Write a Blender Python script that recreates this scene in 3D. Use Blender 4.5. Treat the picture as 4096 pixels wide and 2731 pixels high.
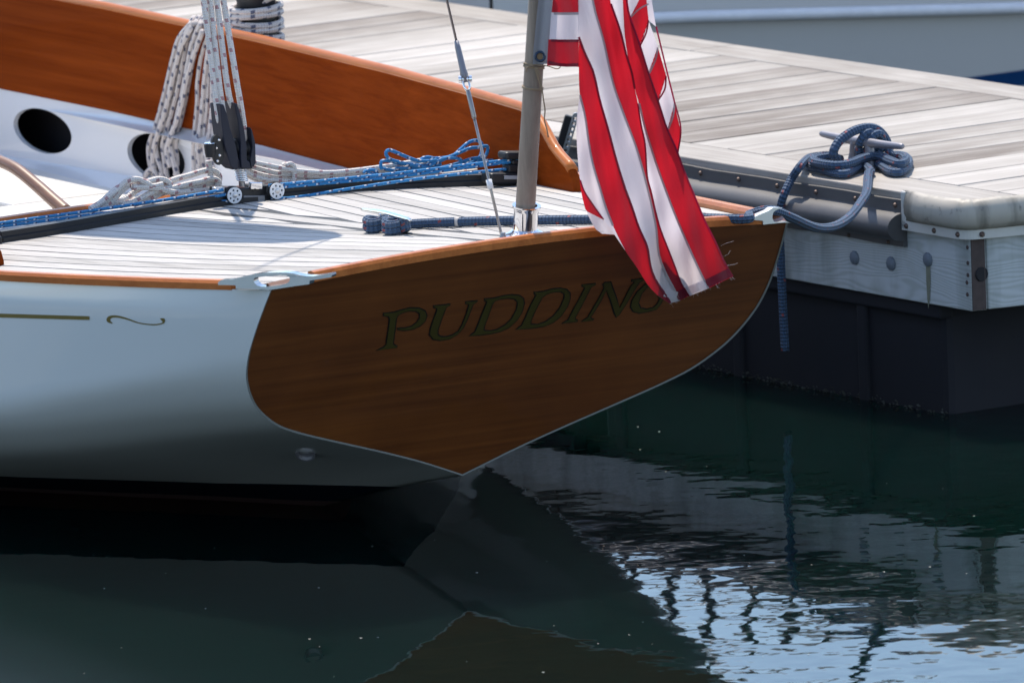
import bpy, bmesh, math, random
import numpy as np
from mathutils import Vector, Matrix
from mathutils.bvhtree import BVHTree
from mathutils.geometry import tessellate_polygon
random.seed(7); np.random.seed(7)
for o in list(bpy.data.objects): bpy.data.objects.remove(o, do_unlink=True)
SC = bpy.context.scene
COL = SC.collection

# ------------------------------------------------------------------ camera
PITCH, ROLL, HEAD = np.radians([9.2415, -2.1837, 55.2458])
FPX, CX, CY = 40000.0, 2048.0, 1365.5          # focal length in photo pixels (4096 wide)
CAM = np.array([0.0, -22.3, 3.8])
_fw = np.array([0, math.cos(PITCH), -math.sin(PITCH)]); _up = np.array([0, math.sin(PITCH), math.cos(PITCH)])
_rt = np.array([1.0, 0, 0])
RT = _rt*math.cos(ROLL)+_up*math.sin(ROLL); UP = -_rt*math.sin(ROLL)+_up*math.cos(ROLL); FW = _fw
cam = bpy.data.cameras.new('camera'); camo = bpy.data.objects.new('camera', cam); COL.objects.link(camo)
cam.sensor_width = 36.0; cam.lens = FPX/4096*36.0; cam.clip_start = 1.0; cam.clip_end = 6000
camo.matrix_world = Matrix(((RT[0], UP[0], -FW[0], CAM[0]), (RT[1], UP[1], -FW[1], CAM[1]), (RT[2], UP[2], -FW[2], CAM[2]), (0, 0, 0, 1)))
cam.dof.use_dof = True; cam.dof.focus_distance = 21.55; cam.dof.aperture_fstop = 9.0
SC.camera = camo

# ------------------------------------------------------------------ sky, sun, exposure
SUN_EL, SUN_AZ = math.radians(61), (-0.22, 1.0)
w = bpy.data.worlds.new('World'); SC.world = w; w.use_nodes = True
nt = w.node_tree; nt.nodes.clear()
wo = nt.nodes.new('ShaderNodeOutputWorld'); bg = nt.nodes.new('ShaderNodeBackground')
sky = nt.nodes.new('ShaderNodeTexSky'); sky.sky_type = 'NISHITA'; sky.sun_disc = False
sky.sun_elevation = SUN_EL; sky.sun_rotation = math.atan2(SUN_AZ[0], SUN_AZ[1])
sky.air_density = 1.0; sky.dust_density = 0.25; sky.ozone_density = 1.6
bg.inputs['Strength'].default_value = 0.15
wtc = nt.nodes.new('ShaderNodeTexCoord'); wmp = nt.nodes.new('ShaderNodeMapping'); wmp.inputs['Scale'].default_value = (1.6, 1.6, 5.0); nt.links.new(wtc.outputs['Generated'], wmp.inputs[0])
wns = nt.nodes.new('ShaderNodeTexNoise'); wns.inputs['Scale'].default_value = 2.3; wns.inputs['Detail'].default_value = 7; wns.inputs['Roughness'].default_value = .58; nt.links.new(wmp.outputs[0], wns.inputs['Vector'])
wrp = nt.nodes.new('ShaderNodeValToRGB'); wrp.color_ramp.elements[0].position = .53; wrp.color_ramp.elements[1].position = .70; wrp.color_ramp.elements[1].color = (.75, .75, .75, 1); nt.links.new(wns.outputs[0], wrp.inputs[0])
wmx = nt.nodes.new('ShaderNodeMix'); wmx.data_type = 'RGBA'; nt.links.new(wrp.outputs[0], wmx.inputs[0]); nt.links.new(sky.outputs[0], wmx.inputs[6]); wmx.inputs[7].default_value = (9.5, 9.6, 9.8, 1)
nt.links.new(wmx.outputs[2], bg.inputs[0]); nt.links.new(bg.outputs[0], wo.inputs[0])
sun = bpy.data.lights.new('sun', 'SUN'); sun.energy = 3.2; sun.angle = math.radians(0.53); sun.color = (1.0, 0.90, 0.77)
suno = bpy.data.objects.new('sun', sun); COL.objects.link(suno)
_az = math.hypot(*SUN_AZ)
SUND = Vector((SUN_AZ[0]/_az*math.cos(SUN_EL), SUN_AZ[1]/_az*math.cos(SUN_EL), math.sin(SUN_EL)))
suno.rotation_euler = SUND.to_track_quat('Z', 'Y').to_euler(); suno.location = (0, 10, 20)
SC.view_settings.view_transform = 'Standard'; SC.view_settings.look = 'None'
SC.view_settings.exposure = 0.72; SC.view_settings.gamma = 1.0; SC.view_settings.use_curve_mapping = False
SC.render.engine = 'CYCLES'

# ------------------------------------------------------------------ frames: photo pixel -> place
def ray(u, v): return FW*FPX+RT*(u-CX)-UP*(v-CY)
def onplane(u, v, P, n): d = ray(u, v); return CAM+d*(((P-CAM)@n)/(d@n))
def pz(u, v, z): d = ray(u, v); return CAM+d*((z-CAM[2])/d[2])
def py(u, v, y): d = ray(u, v); return CAM+d*((y-CAM[1])/d[1])
TH = math.radians(58.8465)                                  # boat heading
BF = np.array([-math.cos(TH), math.sin(TH), 0]); BS = np.array([math.sin(TH), math.cos(TH), 0]); Z = np.array([0, 0, 1.0])
B0 = np.array([-0.23396, -1.36153, 0.0])
def W(s, t, z): return B0+BF*s+BS*t+Z*z                      # boat: s forward, t to starboard, z up
def Bc(P): q = np.asarray(P)-B0; return np.array([q@BF, q@BS, q[2]])
def ps(u, v, s): return onplane(u, v, W(s, 0, 0), BF)
def pt(u, v, t): return onplane(u, v, W(0, t, 0), BS)
def TS(s): x = min(s, 3.2)+.55; return .628+.26*x-.035*x*x   # half beam at the sheer
def ZS(s): x = min(s, 3.0)+.55; return .648-.07*x+.01*x*x    # sheer height
def DZ(s, t): return ZS(s)+.03*(1-(t/TS(s))**2)
def pd(u, v, h=0):
    z = .65
    for i in range(16): b = Bc(pz(u, v, z)); z = DZ(b[0], b[1])+h
    return pz(u, v, z)
DA = np.array([math.cos(HEAD), -math.sin(HEAD), 0]); DB = np.array([math.sin(HEAD), math.cos(HEAD), 0])
def D(a, b, z): return DA*a+DB*b+Z*z                         # dock: a along the near edge (towards us), b across, z up
ZD, BN, BFAR = .498, .654, 1.893
def pf(u, v, off=0.0): return onplane(u, v, D(0, BN-off, 0), DB)

# ------------------------------------------------------------------ helpers: objects
ROOT = {}
def rootmat(o):
    while o.parent: o = o.parent
    return ROOT.get(o.name, Matrix.Identity(4))
def thing(name, label, cat, loc, rotz=0, group=None):
    o = bpy.data.objects.new(name, None); COL.objects.link(o); o.empty_display_size = .05
    M = Matrix.Translation(Vector(loc)) @ Matrix.Rotation(rotz, 4, 'Z'); o.matrix_world = M; ROOT[o.name] = M
    tag(o, label, cat, group); return o
def tag(o, label=None, cat=None, group=None, kind=None):
    if label: o['label'] = label
    if cat: o['category'] = cat
    if group: o['group'] = group
    if kind: o['kind'] = kind
    return o
def link(name, me, mat, parent=None, loc=None, smooth=False):
    o = bpy.data.objects.new(name, me); COL.objects.link(o)
    if mat is not None and not me.materials: me.materials.append(mat)
    if parent: o.parent = parent
    if smooth:
        for p in me.polygons: p.use_smooth = True
    return o
def mesh(name, V, F, mat, parent=None, smooth=False, base=None, uv=None, bevel=0, solid=0):
    """verts in world coordinates; stored local to the root of `parent`, or to `base`"""
    V = np.asarray(V, float)
    if parent: M = np.array(rootmat(parent).inverted())
    else:
        if base is None: base = np.array([V[:, 0].mean(), V[:, 1].mean(), V[:, 2].min()])
        M = np.eye(4); M[:3, 3] = -np.asarray(base)
    L = V@M[:3, :3].T+M[:3, 3]
    me = bpy.data.meshes.new(name); me.from_pydata(L.tolist(), [], [list(f) for f in F]); me.validate()
    if uv is not None:
        ul = me.uv_layers.new(name='UVMap')
        for p in me.polygons:
            for li, vi in zip(p.loop_indices, p.vertices): ul.data[li].uv = uv[vi] if not callable(uv) else uv(p, vi)
    o = link(name, me, mat, parent, smooth=smooth)
    if not parent: o.location = base
    if solid:
        m = o.modifiers.new('thick', 'SOLIDIFY'); m.thickness = solid; m.offset = 0
    if bevel:
        m = o.modifiers.new('bev', 'BEVEL'); m.width = bevel; m.segments = 2; m.limit_method = 'ANGLE'; m.angle_limit = .6
    return o
def smooth_by_angle(o, ang=.7):
    me = o.data
    bm = bmesh.new(); bm.from_mesh(me)
    for e in bm.edges: e.smooth = not (len(e.link_faces) == 2 and e.calc_face_angle(0) > ang)
    for f in bm.faces: f.smooth = True
    bm.to_mesh(me); bm.free(); return o
def cat(P, n=8, closed=False):
    """Catmull-Rom through points"""
    P = [np.asarray(p, float) for p in P]
    if closed: Q = [P[-1]]+P+[P[0], P[1]]
    else: Q = [2*P[0]-P[1]]+P+[2*P[-1]-P[-2]]
    out = []
    for i in range(1, len(Q)-2):
        a, b, c, d = Q[i-1:i+3]
        for k in range(n):
            t = k/n; out.append(.5*((2*b)+(-a+c)*t+(2*a-5*b+4*c-d)*t*t+(-a+3*b-3*c+d)*t**3))
    if not closed: out.append(P[-1])
    return np.array(out)
def tube_geo(P, r, sides=10, closed=False, flat=1.0):
    P = np.asarray(P, float); n = len(P)
    R = np.full(n, r) if np.isscalar(r) else np.interp(np.linspace(0, 1, n), np.linspace(0, 1, len(r)), r)
    T = np.gradient(P, axis=0)
    if closed: T = np.roll(P, -1, 0)-np.roll(P, 1, 0)
    T /= np.maximum(np.linalg.norm(T, axis=1), 1e-9)[:, None]
    a = np.array([0, 0, 1.0]) if abs(T[0][2]) < .9 else np.array([1.0, 0, 0])
    N = np.cross(T[0], a); N /= np.linalg.norm(N); V = []; UV = []; L = 0
    for i in range(n):
        N = N-T[i]*(N@T[i]); N /= np.linalg.norm(N); Bn = np.cross(T[i], N)
        if i: L += np.linalg.norm(P[i]-P[i-1])
        for k in range(sides):
            an = 2*math.pi*k/sides; V.append(P[i]+R[i]*(N*math.cos(an)+Bn*math.sin(an)*flat)); UV.append((L, k/sides))
    F = []
    m = n if closed else n-1
    for i in range(m):
        j = (i+1) % n
        for k in range(sides):
            k2 = (k+1) % sides; F.append((i*sides+k, i*sides+k2, j*sides+k2, j*sides+k))
    if not closed: F.append(tuple(range(sides))[::-1]); F.append(tuple((n-1)*sides+k for k in range(sides)))
    return V, F, UV
def tubes(name, strands, mat, parent=None, sides=10, base=None, closed=False):
    V, F, UV = [], [], []
    for P, r in strands:
        v, f, u = tube_geo(P, r, sides, closed); o = len(V); V += v; UV += u; F += [tuple(i+o for i in q) for q in f]
    def uvf(p, vi):
        x = UV[vi]
        lo = min(UV[j][1] for j in p.vertices); hi = max(UV[j][1] for j in p.vertices)
        return (x[0], 1.0) if hi-lo > .5 and x[1] == 0 and len(p.vertices) == 4 else x
    return mesh(name, V, F, mat, parent, smooth=True, base=base, uv=uvf)
def box_geo(c, ex, ey, ez):
    """centre and three half-extent vectors"""
    c = np.asarray(c); V = [c+sx*ex+sy*ey+sz*ez for sz in(-1, 1) for sx, sy in((-1, -1), (1, -1), (1, 1), (-1, 1))]
    F = [(3, 2, 1, 0), (4, 5, 6, 7), (0, 1, 5, 4), (1, 2, 6, 5), (2, 3, 7, 6), (3, 0, 4, 7)]
    if np.dot(np.cross(ex, ey), ez) < 0: F = [f[::-1] for f in F]
    return V, F
def box(name, c, ex, ey, ez, mat, parent=None, bevel=.002, base=None):
    V, F = box_geo(c, np.asarray(ex, float), np.asarray(ey, float), np.asarray(ez, float))
    return mesh(name, V, F, mat, parent, bevel=bevel, base=base)
def lathe(name, c, axis, prof, mat, parent=None, sides=24, base=None):
    """prof: list of (distance along axis, radius)"""
    ax = np.asarray(axis, float); ax /= np.linalg.norm(ax); a = np.array([0, 0, 1.0]) if abs(ax[2]) < .9 else np.array([1.0, 0, 0])
    e1 = np.cross(ax, a); e1 /= np.linalg.norm(e1); e2 = np.cross(ax, e1); V, F = [], []
    for h, r in prof:
        for k in range(sides):
            an = 2*math.pi*k/sides; V.append(np.asarray(c)+ax*h+(e1*math.cos(an)+e2*math.sin(an))*r)
    for i in range(len(prof)-1):
        for k in range(sides): k2 = (k+1) % sides; F.append((i*sides+k, i*sides+k2, (i+1)*sides+k2, (i+1)*sides+k))
    F.append(tuple(range(sides))[::-1]); F.append(tuple((len(prof)-1)*sides+k for k in range(sides)))
    return smooth_by_angle(mesh(name, V, F, mat, parent, base=base), .6)
def plate(name, loops, o, ex, ey, thick, mat, parent=None, bevel=0, fmap=None, base=None, offset=0):
    """filled flat outline with holes; loops in (x,y) along ex,ey from o, or mapped by fmap(x,y,depth)"""
    LP = []
    for li, lp in enumerate(loops):
        q = np.array([(float(p[0]), float(p[1])) for p in lp])
        ar = .5*np.sum(q[:, 0]*np.roll(q[:, 1], -1)-np.roll(q[:, 0], -1)*q[:, 1])
        if (ar > 0) != (li == 0): q = q[::-1]                # outer loop counter-clockwise, holes clockwise
        if offset:
            e1_ = q-np.roll(q, 1, 0); e2_ = np.roll(q, -1, 0)-q
            n1 = np.c_[e1_[:, 1], -e1_[:, 0]]/np.maximum(np.linalg.norm(e1_, axis=1), 1e-9)[:, None]; n2 = np.c_[e2_[:, 1], -e2_[:, 0]]/np.maximum(np.linalg.norm(e2_, axis=1), 1e-9)[:, None]
            nm = n1+n2; nm /= np.maximum(np.linalg.norm(nm, axis=1), .35)[:, None]; q = q+nm*offset
        LP.append(q)
    tri = tessellate_polygon([[Vector((x, y, 0)) for x, y in q] for q in LP])
    allp = np.concatenate(LP); n_ = len(allp); V = [(x, y, thick/2) for x, y in allp]+[(x, y, -thick/2) for x, y in allp]
    F = [tuple(t_) for t_ in tri]+[tuple(i+n_ for i in t_)[::-1] for t_ in tri]; k0 = 0
    for q in LP:
        m_ = len(q); F += [(k0+i, n_+k0+i, n_+k0+(i+1) % m_, k0+(i+1) % m_) for i in range(m_)]; k0 += m_
    if fmap: X = [fmap(v[0], v[1], v[2]) for v in V]
    else:
        ex, ey = np.asarray(ex, float), np.asarray(ey, float); n = np.cross(ex, ey); n /= np.linalg.norm(n)
        X = [np.asarray(o)+ex*v[0]+ey*v[1]+n*v[2] for v in V]
    ob = mesh(name, X, F, mat, parent, base=base)
    bm = bmesh.new(); bm.from_mesh(ob.data); bmesh.ops.remove_doubles(bm, verts=bm.verts, dist=1e-6)
    bmesh.ops.recalc_face_normals(bm, faces=bm.faces); bm.to_mesh(ob.data); bm.free()
    if bevel:
        m = ob.modifiers.new('bev', 'BEVEL'); m.width = bevel; m.segments = 3; m.limit_method = 'ANGLE'; m.angle_limit = 1.0
    return ob

# ------------------------------------------------------------------ materials
class NT:
    def __init__(s, name):
        s.m = bpy.data.materials.new(name); s.m.use_nodes = True; s.t = s.m.node_tree; s.t.nodes.clear()
        s.out = s.n('OutputMaterial'); s.b = s.n('BsdfPrincipled'); s.l(s.b.outputs[0], s.out.inputs[0])
    def n(s, k, **kw):
        x = s.t.nodes.new('ShaderNode'+k)
        for a, b in kw.items(): setattr(x, a, b)
        return x
    def l(s, a, b): s.t.links.new(a, b)
    def put(s, sock, v):
        if hasattr(v, 'links') or hasattr(v, 'is_linked'): s.l(v, sock)
        elif isinstance(v, tuple) and len(v) == 3 and sock.type == 'RGBA': sock.default_value = (*v, 1)
        else: sock.default_value = v
    def math(s, op, a, b=0.0, c=0.0):
        x = s.n('Math', operation=op); s.put(x.inputs[0], a); s.put(x.inputs[1], b)
        if op in('MULTIPLY_ADD', 'COMPARE'): s.put(x.inputs[2], c)
        return x.outputs[0]
    def mix(s, f, a, b, mode='MIX'):
        x = s.n('Mix', data_type='RGBA', blend_type=mode); s.put(x.inputs[0], f); s.put(x.inputs[6], a); s.put(x.inputs[7], b); return x.outputs[2]
    def obj(s, scale=(1, 1, 1), rot=(0, 0, 0)):
        c = s.n('TexCoord'); m = s.n('Mapping'); s.l(c.outputs['Object'], m.inputs[0]); m.inputs['Scale'].default_value = scale; m.inputs['Rotation'].default_value = rot
        return m.outputs[0]
    def noise(s, vec, scale=1, detail=4, rough=.55, dist=0.0):
        x = s.n('TexNoise'); x.inputs['Scale'].default_value = scale; x.inputs['Detail'].default_value = detail; x.inputs['Roughness'].default_value = rough; x.inputs['Distortion'].default_value = dist
        if vec is not None: s.l(vec, x.inputs['Vector'])
        return x.outputs[0]
    def ramp(s, f, stops):
        x = s.n('ValToRGB'); s.l(f, x.inputs[0]); e = x.color_ramp.elements
        while len(e) < len(stops): e.new(.5)
        for q, (p, c) in zip(e, stops): q.position = p; q.color = (*c, 1) if isinstance(c, tuple) else (c, c, c, 1)
        return x.outputs[0]
    def bump(s, h, strength=.3, dist=.01):
        x = s.n('Bump'); x.inputs['Strength'].default_value = strength; x.inputs['Distance'].default_value = dist; s.l(h, x.inputs['Height']); s.l(x.outputs[0], s.b.inputs['Normal']); return x
    def set(s, **kw):
        for k, v in kw.items(): s.put(s.b.inputs[k.replace('_', ' ')], v)
        return s
    def rnd(s): return s.n('ObjectInfo').outputs['Random']
def plain(name, col, rough=.5, metal=0.0, coat=0.0, var=.12, scale=30):
    k = NT(name); f = k.noise(k.obj(), scale, 4)
    c = k.mix(f, tuple(x*(1-var) for x in col), tuple(min(1, x*(1+var)) for x in col))
    k.set(Base_Color=c, Metallic=metal, Coat_Weight=coat, Coat_Roughness=.05)
    k.set(Roughness=k.math('MULTIPLY_ADD', f, rough*.3, rough*.85)); return k.m
def varnish(name, dark, light, rot=0.0, coat=1.0, axis='x', spec=.5, fine=0.0):
    """glossy varnished mahogany, grain along the local axis"""
    k = NT(name); sc = (1.2, 22, 22) if axis == 'x' else ((22, 1.2, 22) if axis == 'y' else (22, 22, 1.2))
    v = k.obj(sc, (0, 0, rot)); a = k.noise(v, 1.6, 6, .6, .5); b = k.noise(v, 9, 3, .6); c = k.noise(k.obj((.6, 3, 3)), 1.5, 3)
    if fine:
        v2 = k.obj((60, 1.1, 60) if axis == 'y' else (1.1, 50, 50)); b = k.noise(v2, 2.2, 5, .65, .2); a = k.math('MULTIPLY_ADD', k.noise(v2, .7, 5, .6, .4), .75, .12)
    f = k.math('ADD', k.math('MULTIPLY', a, .6), k.math('ADD', k.math('MULTIPLY', b, .22), k.math('MULTIPLY', c, .3)))
    col = k.ramp(f, [(.38, dark), (.72, light)])
    k.set(Base_Color=col, Roughness=.45, Coat_Weight=coat, Coat_Roughness=.06, Coat_IOR=1.45, Specular_IOR_Level=spec)
    k.bump(b, .04, .002); return k.m
M = {}
M['transom'] = varnish('varnished transom mahogany', (.085, .022, .0045), (.23, .072, .015), axis='y', fine=1.0)
M['mahogany'] = varnish('varnished coaming mahogany', (.115, .017, .003), (.26, .050, .008), coat=.035, spec=.0, fine=1.0)
M['rail'] = varnish('varnished rail mahogany', (.33, .085, .014), (.54, .17, .038), coat=.22, spec=.15)
M['tiller'] = varnish('varnished tiller laminate', (.13, .055, .025), (.24, .115, .055), coat=.3)
def teak():
    k = NT('weathered teak'); v = k.obj((1.5, 26, 26)); a = k.noise(v, 2.2, 6, .65, .3); b = k.noise(k.obj((3, 20, 20)), 8, 4, .7)
    r = k.rnd(); f = k.math('ADD', k.math('MULTIPLY', a, .75), k.math('MULTIPLY', r, .3))
    col = k.ramp(f, [(.2, (.24, .225, .205)), (.5, (.42, .40, .375)), (.8, (.55, .525, .495))])
    k.set(Base_Color=col, Roughness=.75); k.bump(b, .35, .002); return k.m
M['teak'] = teak()
M['caulk'] = plain('black caulk', (.012, .012, .013), .6)
def hull():
    k = NT('pale gloss hull paint'); f = k.noise(k.obj((1, 1, 2)), 3, 4); k.set(Base_Color=k.mix(f, (.59, .625, .63), (.64, .675, .68)), Roughness=.35, Coat_Weight=1.0, Coat_Roughness=.015, Coat_IOR=1.55)
    k.bump(k.noise(k.obj((1, 1, 1)), 2.5, 2), .05, .004); return k.m
M['hull'] = hull()
M['boot'] = plain('navy boot stripe', (.006, .008, .02), .25, coat=.4)
M['antifoul'] = plain('dull red antifouling', (.035, .008, .010), .7)
M['gold'] = plain('gold leaf', (.19, .145, .04), .35, metal=.35)
M['lettergold'] = plain('dull gold letter', (.058, .048, .010), .4)
M['letterline'] = plain('black letter outline', (.008, .01, .012), .4)
M['chrome'] = plain('polished chrome', (.82, .83, .85), .07, metal=1.0, var=.03)
M['alu'] = plain('satin aluminium', (.55, .56, .58), .35, metal=.9)
M['galv'] = plain('galvanised iron', (.24, .24, .27), .5, metal=.55, scale=80)
M['steel'] = plain('stay wire steel', (.30, .29, .29), .35, metal=.9)
M['sailcover'] = plain('tan canvas sail cover', (.30, .24, .17), .85)
M['black'] = plain('black anodised', (.009, .010, .013), .5)
M['chockmetal'] = plain('darker chrome', (.50, .52, .54), .16, metal=1.0, var=.08)  # darker, rougher version of the chrome for the near chock
M['navyplastic'] = plain('navy moulded plastic', (.005, .008, .022), .6)
M['whiteplastic'] = plain('white moulded plastic', (.72, .73, .75), .3)
M['gelcoat'] = plain('white gelcoat', (.70, .71, .73), .3, coat=.4, var=.04, scale=4)
M['seat'] = plain('cream painted seat', (.74, .72, .67), .5, var=.05, scale=6)
M['dark'] = plain('dark locker', (.012, .011, .014), .8)
def rope(name, base, fleck=None, L=.045, turns=1.0, cells=3.0, duty=.32, pick=.012, fleck2=None, bump=.5, val=.06):
    k = NT(name); uv = k.n('UVMap').outputs[0]; sp = k.n('SeparateXYZ'); k.l(uv, sp.inputs[0]); u, v = sp.outputs[0], sp.outputs[1]
    up = k.math('DIVIDE', u, pick); v4 = k.math('MULTIPLY', v, 4.0)
    v = k.math('ADD', v, k.math('DIVIDE', u, .23))
    a = k.math('SINE', k.math('MULTIPLY', k.math('ADD', up, v4), 6.2832)); b = k.math('SINE', k.math('MULTIPLY', k.math('SUBTRACT', up, v4), 6.2832))
    h = k.math('MULTIPLY', a, b)
    n = k.noise(k.obj(), 60, 3); col = k.mix(n, tuple(x*.82 for x in base), tuple(min(1, x*1.1) for x in base))
    col = k.mix(k.math('MULTIPLY_ADD', h, -val, val*1.1), col, tuple(x*.25 for x in base))  # braid valleys darkened in the colour, as shade in the creases
    if fleck:
        ph = k.math('FRACT', k.math('ADD', k.math('DIVIDE', u, L), k.math('MULTIPLY', k.math('FLOOR', k.math('MULTIPLY', v, cells)), 1.0/cells)))
        m = k.math('LESS_THAN', ph, duty); cell = k.math('FRACT', k.math('MULTIPLY', v, cells))
        m2 = k.math('MULTIPLY', k.math('GREATER_THAN', cell, .15), k.math('LESS_THAN', cell, .72)); mm = k.math('MULTIPLY', m, m2)
        fc = fleck
        if fleck2: fc = k.mix(k.math('GREATER_THAN', ph, duty*.55), fleck, fleck2)
        col = k.mix(k.math('MULTIPLY', mm, .9), col, fc)
    k.set(Base_Color=col, Roughness=.75, Sheen_Weight=.08); k.bump(h, bump, .0035); return k.m
M['rope_navy'] = rope('navy braided dock line', (.058, .115, .215), (.30, .06, .06), L=.16, cells=6, duty=.045, pick=.016, bump=.9, val=.2)
M['rope_white_blue'] = rope('white rope with blue flecks', (.68, .62, .595), (.06, .075, .14), L=.038, duty=.26)
M['rope_white_red'] = rope('white rope with red flecks', (.76, .72, .68), (.42, .22, .23), L=.040, duty=.22)
M['rope_blue'] = rope('blue rope with white flecks', (.025, .25, .58), (.75, .75, .80), L=.030, duty=.30, pick=.008, fleck2=(.05, .04, .12))
M['twine'] = rope('tan twine', (.40, .30, .19), None, pick=.006)
def dockwood():
    k = NT('weathered dock planks'); v = k.obj((1.1, 30, 30)); a = k.noise(v, 1.8, 6, .65, .6); b = k.noise(k.obj((2, 3, 3)), 2.5, 4); r = k.rnd()
    f = k.math('ADD', k.math('MULTIPLY', a, .55), k.math('ADD', k.math('MULTIPLY', b, .3), k.math('MULTIPLY', r, .36)))
    col = k.ramp(f, [(.36, (.16, .13, .105)), (.58, (.335, .305, .27)), (.90, (.53, .495, .455))])
    k.set(Base_Color=col, Roughness=.7, Specular_IOR_Level=.35); k.bump(a, .6, .003); return k.m
M['dock'] = dockwood()
def fascia(name, seed=0.0):
    k = NT(name)
    v = k.obj((1.0, 1.0, 4.2)); w_ = k.n('TexNoise'); w_.inputs['Scale'].default_value = 2.6; w_.inputs['Detail'].default_value = 2; k.l(v, w_.inputs['Vector'])
    add = k.n('VectorMath', operation='MULTIPLY_ADD'); k.l(w_.outputs['Color'], add.inputs[0]); add.inputs[1].default_value = (.0, .0, .75); k.l(v, add.inputs[2])
    wv = k.n('TexWave', wave_type='BANDS', bands_direction='Z'); wv.inputs['Scale'].default_value = 6.5; wv.inputs['Distortion'].default_value = 2.5; wv.inputs['Detail'].default_value = 3; wv.inputs['Detail Scale'].default_value = 1.5
    k.l(add.outputs[0], wv.inputs['Vector'])
    st = k.noise(k.obj((5, 5, .6)), 2.0, 4, .6); st2 = k.noise(k.obj((3, 3, 3)), 2.2, 4)
    col = k.ramp(wv.outputs['Fac'], [(.0, (.42, .45, .44)), (.45, (.48, .51, .52)), (1, (.52, .55, .56))])
    col = k.mix(k.ramp(st, [(.47, 0.0), (.72, .6)]), col, (.13, .15, .13)); col = k.mix(k.ramp(st2, [(.55, 0.0), (.8, .5)]), col, (.20, .21, .14))
    k.set(Base_Color=col, Roughness=.85); k.bump(wv.outputs['Fac'], .12, .003); return k.m
M['fascia'] = fascia('grey weathered fascia timber')
M['endgrain'] = plain('dark end grain', (.075, .055, .05), .9, var=.5, scale=60)
M['rubber'] = plain('black rubber fender', (.085, .083, .085), .5, var=.25, scale=14)
M['float'] = plain('black float plastic', (.0045, .0055, .011), .8, var=.2, scale=5)
def guardmat():
    k = NT('stained cream vinyl guard'); v = k.obj((6, 6, .8)); st = k.noise(v, 3, 4); sp = k.noise(k.obj(), 26, 5, .7)
    col = k.mix(k.ramp(st, [(.45, 0.0), (.68, .85)]), (.42, .385, .325), (.14, .13, .105)); col = k.mix(k.ramp(sp, [(.58, 0.0), (.68, .8)]), col, (.13, .12, .11))
    k.set(Base_Color=col, Roughness=.55); return k.m
M['guard'] = guardmat()
M['guardflange'] = plain('white vinyl flange', (.58, .57, .53), .5, var=.2, scale=9)
M['bolt'] = plain('rusty bolt', (.13, .09, .075), .5, metal=.5, var=.4, scale=200)
M['galvbolt'] = plain('galvanised bolt head', (.17, .20, .24), .6, metal=.3, var=.2, scale=200)
def cloth(name, col, tr):
    k = NT(name); f = k.noise(k.obj(), 14, 3); c = k.mix(f, tuple(x*.92 for x in col), tuple(min(1, x*1.05) for x in col)); k.set(Base_Color=c, Roughness=.7, Sheen_Weight=.2)
    t = k.n('BsdfTranslucent'); t.inputs[0].default_value = (*tr, 1); mx = k.n('MixShader'); mx.inputs[0].default_value = .58; wr_ = k.noise(k.obj((1, 1, .35)), 26, 4, .6); k.bump(wr_, .35, .006); nb_ = k.t.nodes['Bump'] if 'Bump' in k.t.nodes else None
    if nb_: k.l(nb_.outputs[0], t.inputs['Normal'])
    mx.inputs[0].default_value = .58
    k.l(k.b.outputs[0], mx.inputs[1]); k.l(t.outputs[0], mx.inputs[2]); k.l(mx.outputs[0], k.out.inputs[0]); return k.m
M['red'] = cloth('red flag nylon', (.30, .008, .024), (.50, .010, .020))
M['white'] = cloth('white flag nylon', (.70, .70, .73), (.70, .61, .65))  # pink light through red layers behind is put into the translucent colour
M['seamred'] = cloth('dark red seam', (.20, .008, .035), (.26, .006, .04))
M['seamgrey'] = cloth('grey seam', (.50, .46, .47), (.34, .30, .32))
M['webbing'] = cloth('grey white hoist band', (.50, .52, .55), (.22, .22, .24))
M['polewood'] = varnish('weathered grey staff wood', (.20, .155, .122), (.38, .31, .25), coat=0.0, axis='z', spec=.25)
def watermat():
    k = NT('dark green harbour water'); c = k.n('TexCoord').outputs['Object']
    big = k.noise(c, .55, 3, .5); calm = k.ramp(big, [(.35, .25), (.65, 1.0)])
    # calmer in the lee of hull and dock, livelier towards the open water at the right
    sp = k.n('SeparateXYZ'); k.l(c, sp.inputs[0])
    g = k.math('ADD', k.math('MULTIPLY', sp.outputs[0], .75), k.math('MULTIPLY', sp.outputs[1], -.16)); lee = k.n('MapRange'); lee.inputs[1].default_value = .1; lee.inputs[2].default_value = 1.15; lee.inputs[3].default_value = .2; lee.inputs[4].default_value = 1.0; k.l(g, lee.inputs[0])
    n1 = k.noise(c, 4.5, 2, .4); n2 = k.noise(c, 13, 2, .4)
    h = k.math('SUBTRACT', k.math('ADD', n1, k.math('MULTIPLY', n2, .28)), .64); h = k.math('MULTIPLY', h, k.math('MULTIPLY', calm, lee.outputs[0]))
    k.b.subsurface_method = 'BURLEY'; k.set(Subsurface_Weight=1.0, Subsurface_Radius=(.12, .45, .40), Subsurface_Scale=1.0)
    k.set(Base_Color=(.0024, .0090, .0078), Roughness=.012, IOR=1.333, Specular_IOR_Level=.5); k.bump(h, 1.0, .0062); return k.m
M['water'] = watermat()

# ================================================================== the water
wv_ = 2500.0
water = mesh('water', [(-wv_, -wv_, 0), (wv_, -wv_, 0), (wv_, wv_, 0), (-wv_, wv_, 0)], [(0, 1, 2, 3)], M['water'], base=(0, 0, 0)); tag(water, kind='structure')

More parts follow.
